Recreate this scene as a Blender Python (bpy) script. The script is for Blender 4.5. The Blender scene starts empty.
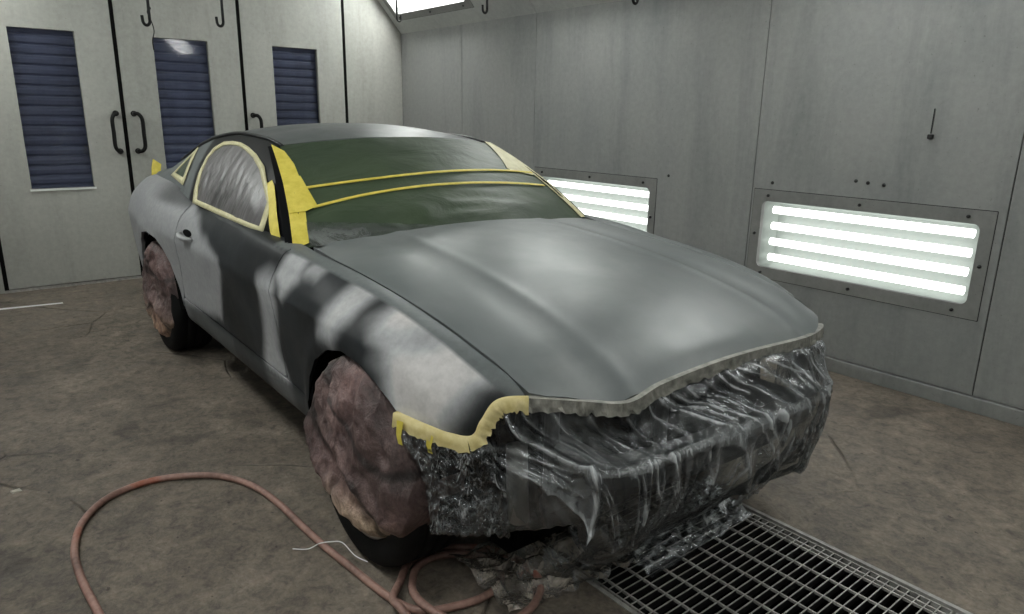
import bpy, bmesh, math, random
from mathutils import Vector, Matrix, noise
from mathutils.geometry import delaunay_2d_cdt
random.seed(7)
sc = bpy.context.scene
COL = sc.collection
R = math.radians
# ---------------------------------------------------------------- car surfaces
CYAW = -0.0166
def interp(xs, ys):
    """monotone cubic through the keys (rising xs)"""
    n = len(xs); d = [(ys[i+1]-ys[i])/(xs[i+1]-xs[i]) for i in range(n-1)]
    m = [d[0]]+[0.0 if d[i-1]*d[i] <= 0 else 2*d[i-1]*d[i]/(d[i-1]+d[i]) for i in range(1, n-1)]+[d[-1]]
    def f(x):
        if x <= xs[0]: return ys[0]+m[0]*(x-xs[0])*.5
        if x >= xs[-1]: return ys[-1]+m[-1]*(x-xs[-1])*.5
        i = 0
        while x > xs[i+1]: i += 1
        h = xs[i+1]-xs[i]; t = (x-xs[i])/h
        return ((2*t**3-3*t*t+1)*ys[i]+(t**3-2*t*t+t)*h*m[i]+(-2*t**3+3*t*t)*ys[i+1]+(t**3-t*t)*h*m[i+1])
    return f
SX = [-3.80,-3.72,-3.55,-3.2,-2.72,-2.3,-1.9,-1.3,-.69,-.5,-.2,.05,.35,.48,.60,.68]
SY = [
 [.45,.58,.66,.70,.72,.72,.72,.72,.72,.72,.72,.72,.70,.68,.66,.64],
 [.50,.66,.76,.81,.83,.83,.825,.825,.825,.825,.83,.83,.82,.80,.76,.70],
 [.54,.70,.80,.855,.87,.865,.862,.862,.862,.862,.87,.87,.86,.83,.78,.72],
 [.56,.73,.82,.875,.888,.872,.868,.868,.868,.870,.88,.885,.875,.845,.79,.73],
 [.59,.76,.845,.89,.902,.892,.885,.885,.885,.888,.895,.90,.885,.855,.795,.735],
 [.60,.77,.855,.905,.925,.922,.912,.905,.905,.905,.908,.908,.885,.852,.79,.73],
 [.58,.73,.815,.865,.885,.89,.885,.88,.878,.878,.872,.868,.848,.824,.775,.722],
 [.55,.66,.73,.78,.80,.80,.82,.843,.836,.828,.803,.792,.780,.768,.742,.71],
 [.50,.60,.67,.72,.755,.785,.815,.82,.76,.747,.737,.73,.722,.716,.705,.695]]
SZ = [
 [.27]*16,
 [.34,.33,.31]+[.30]*13,
 [.39,.385]+[.375]*14,
 [.48]*16,
 [.63,.63,.63,.63,.63,.63,.63,.63,.63,.63,.63,.63,.61,.59,.57,.56],
 [.80,.80,.80,.80,.80,.80,.80,.80,.80,.80,.80,.79,.745,.705,.655,.62],
 [.87,.89,.91,.925,.925,.915,.90,.895,.890,.885,.866,.852,.805,.762,.712,.675],
 [.92,.965,.995,1.02,1.02,1.00,.975,.962,.955,.947,.920,.898,.850,.812,.762,.72],
 [.94,.985,1.02,1.045,1.045,1.03,.995,.985,.965,.945,.925,.90,.853,.823,.79,.74]]
LY = [interp(SX, r) for r in SY]; LZ = [interp(SX, r) for r in SZ]
WR = 0.385
def side(x, w):
    """body side, near side (negative y); w = 0 under the sill .. 0.8 bonnet seam / window base"""
    v = max(0.0, min(8.0, w*10)); i = min(7, int(v)); t = v-i
    ys = [LY[max(0, min(8, i+k))](x) for k in (-1, 0, 1, 2)]; zs = [LZ[max(0, min(8, i+k))](x) for k in (-1, 0, 1, 2)]
    def cr(p):
        return .5*((2*p[1])+(-p[0]+p[2])*t+(2*p[0]-5*p[1]+4*p[2]-p[3])*t*t+(-p[0]+3*p[1]-3*p[2]+p[3])*t**3)
    y = cr(ys); z = cr(zs)
    for cx in (0.03, -2.72):
        r = math.hypot(x-cx, z-.35)
        if z > .3: y += .014*math.exp(-((r-.41)/.045)**2)
    y += .005*math.exp(-((z-.80)/.014)**2)*(1 if x < .3 else max(0, 1-(x-.3)*5))
    return (x, -y, z)
def wz(x, z):
    a, b = 0.0, .8
    for _ in range(30):
        m = (a+b)/2
        if side(x, m)[2] < z: a = m
        else: b = m
    return (a+b)/2
# hood: height field over (x, y)
HX = [-.70,-.55,-.2,.2,.5,.66,.74,.80]
hc = interp(HX, [1.008,1.003,.985,.938,.880,.828,.790,.735])
hk = interp(HX, [.990,.985,.961,.912,.851,.800,.758,.716])
hs = interp(HX, [.962,.950,.925,.880,.820,.762,.730,.68])
def hood(x, y):
    a = abs(y); s = LY[8](min(x, .68)); k = .40+.05*max(0, min(1, (x+.6)/1.4))
    c0 = hc(x); k0 = hk(x); s0 = hs(x)
    if a < k:
        t = a/k; z = c0+(k0-c0)*t**2.2
    else:
        t = (a-k)/(s-k); z = k0+(s0-k0)*(.45*t+.55*t**3.5)
    z += .004*math.exp(-((a-k+.02)/.030)**2)-.003*math.exp(-((a-k-.06)/.05)**2)
    return (x, y, z)
# cabin side
DX = [-3.4,-3.1,-2.8,-2.5,-2.2,-1.87,-1.5,-1.29,-1.1,-.9,-.70,-.6]
zd = interp(DX, [1.04,1.10,1.185,1.275,1.325,1.348,1.335,1.308,1.235,1.135,1.00,.955])
yd = interp(DX, [.66,.645,.62,.59,.575,.57,.572,.575,.627,.68,.735,.76])
def cabin(x, z):
    y0 = LY[8](x); z0 = LZ[8](x); y1 = yd(x); z1 = zd(x)
    if z1-z0 < 1e-3: return (x, -y0, z)
    ref = .36; sl = (LY[8](min(x,-.75))-.575)/(1.335-.985)
    t = (z-z0)/max(.05, z1-z0); t = max(-.2, min(1.2, t))
    y = y0+(y1-y0)*t + .022*4*t*(1-t)*min(1, (z1-z0)/.3)
    return (x, -y, z)
def wsh(a, e):
    yb = .745*e; xb = -.575-.105*e*e; zb = .985-.028*e*e
    yt = .585*e; xt = -1.21-.085*e*e; zt = 1.345-.034*e*e
    k = 4*a*(1-a)*.028
    return (xb+(xt-xb)*a+k*.5, yb+(yt-yb)*a, zb+(zt-zb)*a+k*.87)
zc = interp([-3.5,-3.35,-3.2,-2.8,-2.4,-2.1,-1.8,-1.5,-1.2], [1.06,1.068,1.09,1.215,1.345,1.39,1.406,1.388,1.347])
def roof(x, e):
    y = yd(x)*e; z = zd(x)+(zc(x)-zd(x))*(1-abs(e)**2.6)
    return (x, y, z)
# ---------------------------------------------------------------- helpers
def car(p):
    c, s = math.cos(CYAW), math.sin(CYAW)
    return (p[0]*c-p[1]*s, p[0]*s+p[1]*c, p[2])
def link(o, parent=None):
    COL.objects.link(o)
    if parent:
        o.parent = parent; o.matrix_parent_inverse = Matrix.Translation(parent.location).inverted() if parent.type == 'EMPTY' else Matrix()
    return o
def tag(o, label, cat, group=None):
    o['label'] = label; o['category'] = cat
    if group: o['group'] = group
    return o
def thing(name, loc, label, cat, group=None):
    o = bpy.data.objects.new(name, None); o.location = loc; o.empty_display_size = .1
    COL.objects.link(o); tag(o, label, cat, group); o.matrix_world = Matrix.Translation(loc)
    return o
class MB:
    def __init__(s): s.v = []; s.f = []; s.c = []; s.sm = []
    def add(s, vs, fs, smooth=False, cols=None):
        b = len(s.v); s.v += [tuple(p) for p in vs]; s.f += [tuple(i+b for i in f) for f in fs]
        s.sm += [smooth]*len(fs); s.c += cols if cols else [(1, 1, 1)]*len(vs)
    def box(s, a, b, bev=0.0):
        x0, y0, z0 = a; x1, y1, z1 = b
        if x0 > x1: x0, x1 = x1, x0
        if y0 > y1: y0, y1 = y1, y0
        if z0 > z1: z0, z1 = z1, z0
        if bev <= 0:
            vs = [(x, y, z) for x in (x0, x1) for y in (y0, y1) for z in (z0, z1)]
            s.add(vs, [(0, 1, 3, 2), (4, 6, 7, 5), (0, 4, 5, 1), (2, 3, 7, 6), (0, 2, 6, 4), (1, 5, 7, 3)]); return
        bm = bmesh.new(); bmesh.ops.create_cube(bm, size=1)
        for v in bm.verts: v.co = Vector(((x0+x1)/2+v.co.x*(x1-x0), (y0+y1)/2+v.co.y*(y1-y0), (z0+z1)/2+v.co.z*(z1-z0)))
        bmesh.ops.bevel(bm, geom=bm.edges[:], offset=bev, segments=2, affect='EDGES', profile=.5)
        bm.verts.index_update(); s.add([v.co[:] for v in bm.verts], [[v.index for v in f.verts] for f in bm.faces]); bm.free()
    def tube(s, pts, r, n=10, cap=True):
        pts = [Vector(p) for p in pts]; vs = []; fs = []; up = None
        for i, p in enumerate(pts):
            t = (pts[min(i+1, len(pts)-1)]-pts[max(i-1, 0)]).normalized()
            if up is None: up = Vector((0, 0, 1)) if abs(t.z) < .9 else Vector((1, 0, 0))
            a = t.cross(up).normalized(); up = a.cross(t).normalized()
            rr = r(i/(len(pts)-1)) if callable(r) else r
            for k in range(n):
                g = 2*math.pi*k/n; vs.append(p+(a*math.cos(g)+up*math.sin(g))*rr)
        for i in range(len(pts)-1):
            for k in range(n):
                fs.append((i*n+k, i*n+(k+1) % n, (i+1)*n+(k+1) % n, (i+1)*n+k))
        if cap: fs += [tuple(range(n))[::-1], tuple((len(pts)-1)*n+k for k in range(n))]
        s.add(vs, fs, True)
    def grid(s, P, cols=None, flip=False, closed=False):
        n = len(P); m = len(P[0]); vs = [p for row in P for p in row]; fs = []
        for i in range(n-1):
            for j in range(m if closed else m-1):
                k = (j+1) % m; q = (i*m+j, i*m+k, (i+1)*m+k, (i+1)*m+j); fs.append(q[::-1] if flip else q)
        s.add(vs, fs, True, [c for row in cols for c in row] if cols else None)
    def lathe(s, prof, c, n=48, ax='y', sgn=1):
        P = []
        for (rad, h) in prof:
            P.append([(c[0]+rad*math.cos(2*math.pi*k/n), c[1]+sgn*h, c[2]+rad*math.sin(2*math.pi*k/n)) if ax == 'y' else
                      (c[0]+rad*math.cos(2*math.pi*k/n), c[1]+rad*math.sin(2*math.pi*k/n), c[2]+h) for k in range(n)])
        s.grid(P, closed=True)
    def build(s, name, mat, parent=None, carframe=False, smooth=None, recalc=False, mods=None):
        me = bpy.data.meshes.new(name)
        me.from_pydata([car(p) for p in s.v] if carframe else s.v, [], s.f)
        me.materials.append(mat)
        me.polygons.foreach_set('use_smooth', s.sm if smooth is None else [smooth]*len(s.f))
        ca = me.color_attributes.new('Col', 'FLOAT_COLOR', 'POINT')
        for i, c in enumerate(s.c): ca.data[i].color = (c[0], c[1], c[2], 1)
        if recalc:
            bm = bmesh.new(); bm.from_mesh(me); bmesh.ops.recalc_face_normals(bm, faces=bm.faces[:]); bm.to_mesh(me); bm.free()
        me.update()
        o = bpy.data.objects.new(name, me); link(o, parent)
        return o
def resample(poly, step):
    out = []
    n = len(poly)
    for i in range(n):
        a, b = poly[i], poly[(i+1) % n]; L = math.hypot(b[0]-a[0], b[1]-a[1]); k = max(1, int(round(L/step)))
        for j in range(k): out.append((a[0]+(b[0]-a[0])*j/k, a[1]+(b[1]-a[1])*j/k))
    return out
def inside(p, poly):
    x, y = p; c = False; j = len(poly)-1
    for i in range(len(poly)):
        xi, yi = poly[i]; xj, yj = poly[j]
        if (yi > y) != (yj > y) and x < (xj-xi)*(y-yi)/(yj-yi)+xi: c = not c
        j = i
    return c
def pdist(p, poly):
    """distance to the outline, positive inside"""
    d = 1e9; n = len(poly)
    for i in range(n):
        ax, ay = poly[i]; bx, by = poly[(i+1) % n]; vx, vy = bx-ax, by-ay; L = vx*vx+vy*vy
        t = 0 if L < 1e-12 else max(0, min(1, ((p[0]-ax)*vx+(p[1]-ay)*vy)/L))
        d = min(d, math.hypot(p[0]-ax-t*vx, p[1]-ay-t*vy))
    return d if inside(p, poly) else -d
def patch(mb, outline, fn, step=.022, rim=.018, off=0.0, mirror=False, colf=None, flip=False, tip=None, lines=()):
    """fill a parametric outline with a dense sheet lying on the surface fn, with a returned edge"""
    B = resample(outline, step); xs = [p[0] for p in B]; ys = [p[1] for p in B]; pts = list(B)
    x = min(xs)+step/2; r = 0
    while x < max(xs):
        y = min(ys)+step*(.5 if r % 2 else 1.0)
        while y < max(ys):
            if pdist((x, y), B) > step*.6 and not any(abs(y-l) < .016 for l in lines): pts.append((x, y))
            y += step
        x += step*.9; r += 1
    for l in lines:
        x = min(xs)
        while x < max(xs):
            for o_ in (-.009, 0, .009):
                if pdist((x, l+o_), B) > step*.4: pts.append((x, l+o_))
            x += step*.9
    n = len(B)
    V, _, T, _, _, _ = delaunay_2d_cdt([Vector(p) for p in pts], [(i, (i+1) % n) for i in range(n)], [], 0, 1e-6)
    tris = [t for t in T if inside(((V[t[0]][0]+V[t[1]][0]+V[t[2]][0])/3, (V[t[0]][1]+V[t[1]][1]+V[t[2]][1])/3), B)]
    tris = [t for t in tris if abs((V[t[1]]-V[t[0]]).cross(V[t[2]]-V[t[0]])) > .06*step*step]
    def nrm(p):
        d = 2e-3; a = Vector(fn(p[0]+d, p[1]))-Vector(fn(p[0]-d, p[1])); b = Vector(fn(p[0], p[1]+d))-Vector(fn(p[0], p[1]-d))
        q = a.cross(b)
        return q.normalized() if q.length > 1e-12 else Vector((0, 0, 1))
    sg = -1 if flip else 1
    N = [nrm(p)*sg for p in V]; P = [Vector(fn(p[0], p[1]))+N[i]*off for i, p in enumerate(V)]
    if tip: P = [tip(p, q) for p, q in zip(P, V)]
    cols = [colf(p, V[i]) for i, p in enumerate(P)] if colf else [(1, 1, 1)]*len(P)
    fs = [t if sg > 0 else tuple(t)[::-1] for t in tris]
    nb = n; rimv = [P[i]-N[i]*rim for i in range(nb)]; b0 = len(P)
    rf = []
    if rim:
        for i in range(nb):
            j = (i+1) % nb; rf.append((i, j, b0+j, b0+i))
    vs = [tuple(p) for p in P]+([tuple(p) for p in rimv] if rim else []); cc = cols+([cols[i] for i in range(nb)] if rim else [])
    if mirror:
        vs = [(p[0], -p[1], p[2]) for p in vs]; fs = [tuple(f)[::-1] for f in fs]; rf = [f[::-1] for f in rf]
    # rim kept apart so the panel edge stays crisp
    mb.add(vs[:len(P)], fs, True, cc[:len(P)])
    if rim:
        m = {i: k for k, i in enumerate(list(range(nb))+list(range(b0, b0+nb)))}
        mb.add([vs[i] for i in m], [tuple(m[i] for i in f) for f in rf], False, [cc[i] for i in m])
def smooth01(t): t = max(0., min(1., t)); return t*t*(3-2*t)
def spline(pts, n):
    out = []; m = len(pts)
    for i in range(m-1):
        p = [Vector(pts[max(0, min(m-1, i+k))]) for k in (-1, 0, 1, 2)]
        for j in range(n):
            t = j/n; out.append(.5*((2*p[1])+(-p[0]+p[2])*t+(2*p[0]-5*p[1]+4*p[2]-p[3])*t*t+(-p[0]+3*p[1]-3*p[2]+p[3])*t**3))
    out.append(Vector(pts[-1])); return out
def nz(x, y, z=0): return noise.noise(Vector((x, y, z)))
def ridge(x, y, z=0): return 1-2*abs(nz(x, y, z))
# ---------------------------------------------------------------- materials
class NT:
    def __init__(s, name):
        s.m = bpy.data.materials.new(name); s.m.use_nodes = True; s.t = s.m.node_tree; s.n = s.t.nodes; s.n.clear()
        s.out = s.n.new('ShaderNodeOutputMaterial'); s.tc = s.n.new('ShaderNodeTexCoord')
    def N(s, typ, **kw):
        o = s.n.new('ShaderNode'+typ)
        for k, v in kw.items():
            if k.startswith('_'): setattr(o, k[1:], v)
            else:
                key = k.replace('__', ' ')
                if isinstance(v, bpy.types.NodeSocket): s.t.links.new(v, o.inputs[key])
                else: o.inputs[key].default_value = v
        return o
    def L(s, a, b): s.t.links.new(a, b)
    def coords(s, scale=(1, 1, 1), src='Object', rot=(0, 0, 0)):
        mp = s.N('Mapping'); mp.inputs['Scale'].default_value = scale; mp.inputs['Rotation'].default_value = rot; s.L(s.tc.outputs[src], mp.inputs[0]); return mp.outputs[0]
    def noise(s, scale, detail=4, rough=.55, vec=None, dist=0.):
        o = s.N('TexNoise', Scale=scale, Detail=detail, Roughness=rough, Distortion=dist); s.L(vec or s.tc.outputs['Object'], o.inputs['Vector']); return o.outputs['Fac']
    def ramp(s, fac, stops, interp='LINEAR'):
        o = s.N('ValToRGB'); s.L(fac, o.inputs[0]); e = o.color_ramp.elements; o.color_ramp.interpolation = interp
        while len(e) > 1: e.remove(e[0])
        e[0].position = stops[0][0]; e[0].color = (*stops[0][1], 1) if len(stops[0][1]) == 3 else stops[0][1]
        for p, c in stops[1:]:
            k = e.new(p); k.color = (*c, 1)
        return o.outputs[0]
    def mix(s, fac, a, b, mode='MIX'):
        o = s.n.new('ShaderNodeMix'); o.data_type = 'RGBA'; o.blend_type = mode
        for sk, v in ((o.inputs[0], fac), (o.inputs[6], a), (o.inputs[7], b)):
            if isinstance(v, bpy.types.NodeSocket): s.L(v, sk)
            else: sk.default_value = v if not hasattr(v, '__len__') else (*v[:3], 1)
        return o.outputs[2]
    def math(s, op, a, b=0.):
        o = s.n.new('ShaderNodeMath'); o.operation = op
        for k, v in enumerate((a, b)):
            if isinstance(v, bpy.types.NodeSocket): s.L(v, o.inputs[k])
            else: o.inputs[k].default_value = v
        return o.outputs[0]
    def bump(s, h, strength=.3, dist=.01, nrm=None):
        o = s.N('Bump', Strength=strength, Distance=dist, Height=h)
        if nrm: s.L(nrm, o.inputs['Normal'])
        return o.outputs[0]
    def prin(s, color, rough=.5, metal=0., nrm=None, spec=.5, **kw):
        o = s.N('BsdfPrincipled', Metallic=metal)
        for key, v in (('Base Color', color), ('Roughness', rough), ('Specular IOR Level', spec)):
            if isinstance(v, bpy.types.NodeSocket): s.L(v, o.inputs[key])
            else: o.inputs[key].default_value = v if not hasattr(v, '__len__') else (*v[:3], 1)
        if nrm: s.L(nrm, o.inputs['Normal'])
        for k, v in kw.items(): o.inputs[k.replace('__', ' ')].default_value = v
        s.L(o.outputs[0], s.out.inputs[0]); return o
def c3(a, k): return tuple(q*k for q in a)
def simple(name, col, rough=.5, metal=0., var=.25, scale=14, bs=.15, bd=.003, bscale=60, spec=.5):
    t = NT(name); f = t.noise(scale, 5, .6)
    c = t.ramp(f, [(.3, c3(col, 1-var)), (.7, c3(col, 1+var))]); h = t.noise(bscale, 4)
    t.prin(c, rough, metal, t.bump(h, bs, bd), spec); return t.m
M = {}
def mats():
    # dirty painted sheet panels
    def panel(name, a, b, dirt, stainamt):
        t = NT(name)
        big = t.noise(.9, 6, .62, t.coords((1, 1, .55))); st = t.noise(3.2, 7, .7, t.coords((1, 1, .12)), .4); fine = t.noise(26, 5, .7)
        c = t.ramp(big, [(.30, a), (.52, c3(b, .96)), (.72, b)])
        c = t.mix(t.math('MULTIPLY', t.ramp(st, [(.48, (0, 0, 0)), (.75, (1, 1, 1))]), stainamt), c, dirt)
        c = t.mix(.22, c, t.ramp(fine, [(.3, c3(a, .6)), (.7, c3(b, 1.15))]))
        spk = t.ramp(t.noise(70, 2, .5), [(.70, (1, 1, 1)), (.78, (.35, .35, .33))])
        c = t.mix(.5, c, spk, 'MULTIPLY')
        h = t.math('ADD', t.math('MULTIPLY', t.noise(1.7, 3), 1.), t.math('MULTIPLY', fine, .07))
        t.prin(c, t.ramp(big, [(.3, (.42,)*3), (.7, (.6,)*3)]), 0., t.bump(h, .35, .02), .4); return t.m
    M['wall'] = panel('painted_booth_panel', (.215, .226, .228), (.315, .318, .308), (.10, .112, .118), .6)
    M['door'] = panel('painted_door_panel', (.31, .315, .29), (.42, .42, .385), (.19, .19, .165), .5)
    M['ceil'] = panel('painted_ceiling_panel', (.36, .37, .36), (.45, .46, .44), (.25, .25, .24), .3)
    # concrete
    t = NT('stained_concrete'); big = t.noise(.8, 7, .62, None, .3); mid = t.noise(4.5, 8, .68, None, .6); fine = t.noise(60, 6, .7)
    c = t.ramp(big, [(.3, (.050, .040, .032)), (.5, (.100, .085, .070)), (.7, (.175, .157, .136))])
    c = t.mix(.62, c, t.ramp(mid, [(.32, (.030, .025, .021)), (.5, (.085, .073, .060)), (.70, (.200, .178, .152))]))
    c = t.mix(.35, c, t.ramp(fine, [(.3, (.03, .028, .026)), (.7, (.16, .15, .14))]))
    blot = t.ramp(t.noise(1.6, 5, .6, t.coords((1, 1, 1), rot=(0, 0, .5)), 1.2), [(.56, (0, 0, 0)), (.66, (1, 1, 1))]); c = t.mix(t.math('MULTIPLY', blot, .55), c, (.030, .028, .026))
    v = t.N('TexVoronoi', Scale=1.15, Randomness=1.); v.feature = 'DISTANCE_TO_EDGE'
    wob = t.N('TexNoise', Scale=3.5, Detail=5.); vm = t.N('VectorMath'); vm.operation = 'ADD'; t.L(t.tc.outputs['Object'], vm.inputs[0])
    sc_ = t.N('VectorMath'); sc_.operation = 'SCALE'; sc_.inputs['Scale'].default_value = .35; t.L(wob.outputs['Color'], sc_.inputs[0]); t.L(sc_.outputs[0], vm.inputs[1]); t.L(vm.outputs[0], v.inputs['Vector'])
    cr = t.ramp(v.outputs['Distance'], [(0., (1, 1, 1)), (.010, (0, 0, 0))]); msk = t.ramp(t.noise(.9, 3), [(.50, (0, 0, 0)), (.60, (1, 1, 1))])
    crk = t.math('MULTIPLY', cr, msk); c = t.mix(t.math('MULTIPLY', crk, .7), c, (.012, .011, .010))
    h = t.math('SUBTRACT', t.math('ADD', t.math('MULTIPLY', mid, .5), t.math('MULTIPLY', fine, .12)), crk)
    gr = t.ramp(t.noise(17, 7, .75, None, .5), [(.34, (.90, .86, .82)), (.5, (1.65, 1.56, 1.44)), (.66, (2.2, 2.03, 1.83))]); c = t.mix(.95, c, gr, 'MULTIPLY')
    pit = t.ramp(t.noise(30, 3, .5), [(.68, (1, 1, 1)), (.73, (.25, .24, .23))]); c = t.mix(.8, c, pit, 'MULTIPLY')
    t.prin(c, t.ramp(mid, [(.3, (.48,)*3), (.7, (.75,)*3)]), 0., t.bump(h, .8, .02), .35); M['floor'] = t.m
    # car primer, colours of the pale and dark patches are stored on the panels
    t = NT('car_primer'); a = t.N('Attribute', _attribute_name='Col'); n1 = t.noise(5, 5, .6); n2 = t.noise(38, 5, .65)
    c = t.mix(.55, a.outputs['Color'], t.ramp(n1, [(.3, (.72, .72, .74)), (.7, (1.2, 1.18, 1.16))]), 'MULTIPLY')
    c = t.mix(.35, c, t.ramp(n2, [(.35, (.72, .72, .72)), (.65, (1.25, 1.25, 1.25))]), 'MULTIPLY')
    t.prin(c, t.ramp(n1, [(.3, (.40,)*3), (.7, (.54,)*3)]), 0., t.bump(t.noise(240, 3), .08, .002), .17); M['paint'] = t.m
    t = NT('black_window_surround'); a = t.N('Attribute', _attribute_name='Col'); n1 = t.noise(20, 4)
    t.prin(t.mix(.3, a.outputs['Color'], t.ramp(n1, [(.3, (.6,)*3), (.7, (1.3,)*3)]), 'MULTIPLY'), .40, 0, None, .10); M['surround'] = t.m
    t = NT('hood_primer'); a = t.N('Attribute', _attribute_name='Col'); n1 = t.noise(2.6, 5, .55, None, .4); n2 = t.noise(9, 5, .6)
    c = t.mix(.85, a.outputs['Color'], t.ramp(n1, [(.30, (.78, .80, .80)), (.52, (1, 1, 1)), (.72, (1.42, 1.36, 1.34))]), 'MULTIPLY')
    c = t.mix(.4, c, t.ramp(n2, [(.35, (.85, .85, .85)), (.65, (1.12, 1.12, 1.12))]), 'MULTIPLY')
    t.prin(c, t.ramp(n2, [(.3, (.38,)*3), (.7, (.48,)*3)]), 0., t.bump(t.noise(260, 3), .06, .002), .55); M['hood'] = t.m
    M['black'] = simple('black_underside', (.003, .003, .003), .9, 0, .3, spec=.05)
    M['rubber'] = simple('black_rubber', (.003, .003, .003), .8, 0, .3, bs=.1, spec=.1)
    M['trim'] = simple('black_satin_trim', (.008, .009, .010), .38, 0, .2, bs=.05, spec=.3)
    M['tyre'] = simple('tyre_rubber', (.007, .007, .007), .8, 0, .35, bs=.3, spec=.15)
    M['alloy'] = simple('cast_alloy', (.42, .41, .38), .35, .8, .1)
    M['steel'] = simple('grate_steel', (.34, .33, .31), .6, .1, .35, 30)
    M['blacksteel'] = simple('black_steel', (.005, .005, .005), .5, 0, .2, spec=.2)
    M['greybeam'] = simple('primed_beam', (.05, .05, .052), .5, .1, .3)
    M['postmetal'] = simple('pale_bracket', (.30, .29, .27), .5, .1, .2)
    M['screw'] = simple('dark_screw', (.02, .02, .02), .5, .5, .2)
    M['frame'] = panel('light_frame_metal', (.17, .175, .172), (.25, .25, .24), (.09, .09, .09), .4)
    M['reflector'] = simple('lamp_reflector', (.36, .40, .37), .5, 0, .05)
    M['white'] = simple('white_enamel', (.80, .84, .80), .4, 0, .03)
    M['whitestrip'] = simple('white_strip', (.85, .85, .85), .5, 0, .05)
    M['chip'] = simple('pale_chip', (.45, .42, .36), .7)
    # tube
    for nm, st in (('tube', 2.8), ('tube_bright', 28.0)):
        t = NT('lamp_'+nm); e = t.N('Emission', Strength=st); e.inputs[0].default_value = (.985, 1., .975, 1); t.L(e.outputs[0], t.out.inputs[0]); M[nm] = t.m
    # clear glass pane
    t = NT('clear_pane'); tr = t.N('BsdfTransparent'); gl = t.N('BsdfGlossy', Roughness=.05); fr = t.N('Fresnel', IOR=1.35); mx = t.N('MixShader')
    t.L(fr.outputs[0], mx.inputs[0]); t.L(tr.outputs[0], mx.inputs[1]); t.L(gl.outputs[0], mx.inputs[2]); t.L(mx.outputs[0], t.out.inputs[0]); M['glass'] = t.m
    # blue slatted shutter
    t = NT('blue_ribbed_sheet'); n = t.noise(6, 5, .6, t.coords((1, 1, .3)))
    t.prin(t.ramp(n, [(.3, (.085, .105, .19)), (.7, (.14, .165, .28))]), .5, .1, t.bump(t.noise(40, 4), .2, .003)); M['blue'] = t.m
    # tapes
    def tape(name, a, b, rough=.55):
        t = NT(name); n = t.noise(22, 5, .65); n2 = t.noise(90, 4, .6, t.coords((1, 3, 1)))
        t.prin(t.ramp(n, [(.3, a), (.7, b)]), rough, 0, t.bump(t.math('ADD', n, t.math('MULTIPLY', n2, .4)), .5, .004)); return t.m
    M['yellow'] = tape('yellow_masking_tape', (.56, .45, .05), (.74, .62, .12))
    M['cream'] = tape('cream_masking_tape', (.50, .46, .25), (.66, .62, .40))
    M['ochre'] = tape('ochre_masking_tape', (.50, .40, .15), (.66, .57, .30))
    M['greytape'] = tape('overspray_grey_tape', (.10, .10, .09), (.36, .345, .305))
    # green masking film
    t = NT('green_masking_paper'); n = t.noise(7, 6, .62, t.coords((1, .5, 1)), .8); n2 = t.noise(2.2, 4)
    c = t.ramp(n2, [(.3, (.026, .042, .024)), (.7, (.046, .068, .036))]); c = t.mix(t.ramp(n, [(.5, (0, 0, 0)), (.75, (.35,)*3)]), c, (.085, .105, .075))
    t.prin(c, .50, 0, t.bump(t.math('ADD', n, t.math('MULTIPLY', t.noise(30, 4), .12)), .45, .016), .35); M['green'] = t.m
    # grey translucent window film
    t = NT('grey_window_film'); n = t.noise(9, 6, .6, t.coords((1, 1, 1), rot=(0, .9, 0)), .3); w = t.noise(7, 4, .5, t.coords((2.4, 1, .30), rot=(0, .85, 0)), .5)
    c = t.ramp(w, [(.36, (.02, .019, .02)), (.42, (.085, .08, .082)), (.7, (.115, .108, .112))]); t.prin(c, .35, 0, t.bump(w, .5, .012), .5); M['winfilm'] = t.m
    # clear crumpled sheeting
    def film(name, tint, spec, scale=14, line=.8, rough=.14, bstr=.6):
        """clear sheeting: red channel = how bunched it is, green channel = how crumpled"""
        t = NT(name); a = t.N('Attribute', _attribute_name='Col'); sp = t.N('SeparateColor'); t.L(a.outputs['Color'], sp.inputs[0]); den, crm = sp.outputs[0], sp.outputs[1]
        n = t.noise(scale*.8, 5, .55, t.coords((1.3, 1.3, .40)), 1.2); n2 = t.noise(46, 5, .62, t.coords((1, 1, .35)), .8)
        def crease(nn, w): return t.ramp(t.math('ABSOLUTE', t.math('SUBTRACT', nn, .5)), [(0., (1, 1, 1)), (w*.4, (.35,)*3), (w, (0, 0, 0))])
        l1 = crease(t.noise(scale*.45, 3, .5, t.coords((1.5, 1.5, .38), rot=(.25, 0, 0)), .8), .016); l2 = crease(t.noise(scale*1.3, 4, .55, t.coords((1.2, 1.2, .5), rot=(-.4, .1, 0)), .8), .03)
        h = t.math('ADD', t.math('MULTIPLY', n, .7), t.math('MULTIPLY', t.math('MULTIPLY', n2, .35), crm)); h2 = t.math('ADD', h, t.math('MULTIPLY', t.math('MULTIPLY', l1, .10), crm)); b = t.bump(h2, bstr, .03)
        tr = t.N('BsdfTransparent'); tr.inputs[0].default_value = (.66, .68, .68, 1)
        df = t.N('BsdfDiffuse'); df.inputs[0].default_value = (*tint, 1); t.L(b, df.inputs['Normal'])
        lo = t.math('MULTIPLY', t.ramp(n, [(.35, (.25,)*3), (.55, (.8,)*3), (.72, (1.6,)*3)]), den)
        cl = t.math('MULTIPLY', t.math('MULTIPLY', t.math('MAXIMUM', l1, t.math('MULTIPLY', l2, .6)), crm), line)
        fac = t.math('MINIMUM', t.math('ADD', lo, cl), .95)
        m1 = t.N('MixShader'); t.L(fac, m1.inputs[0]); t.L(tr.outputs[0], m1.inputs[1]); t.L(df.outputs[0], m1.inputs[2])
        gl = t.N('BsdfGlossy', Roughness=rough); gl.inputs[0].default_value = (.9, .92, .95, 1); t.L(b, gl.inputs['Normal'])
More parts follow.
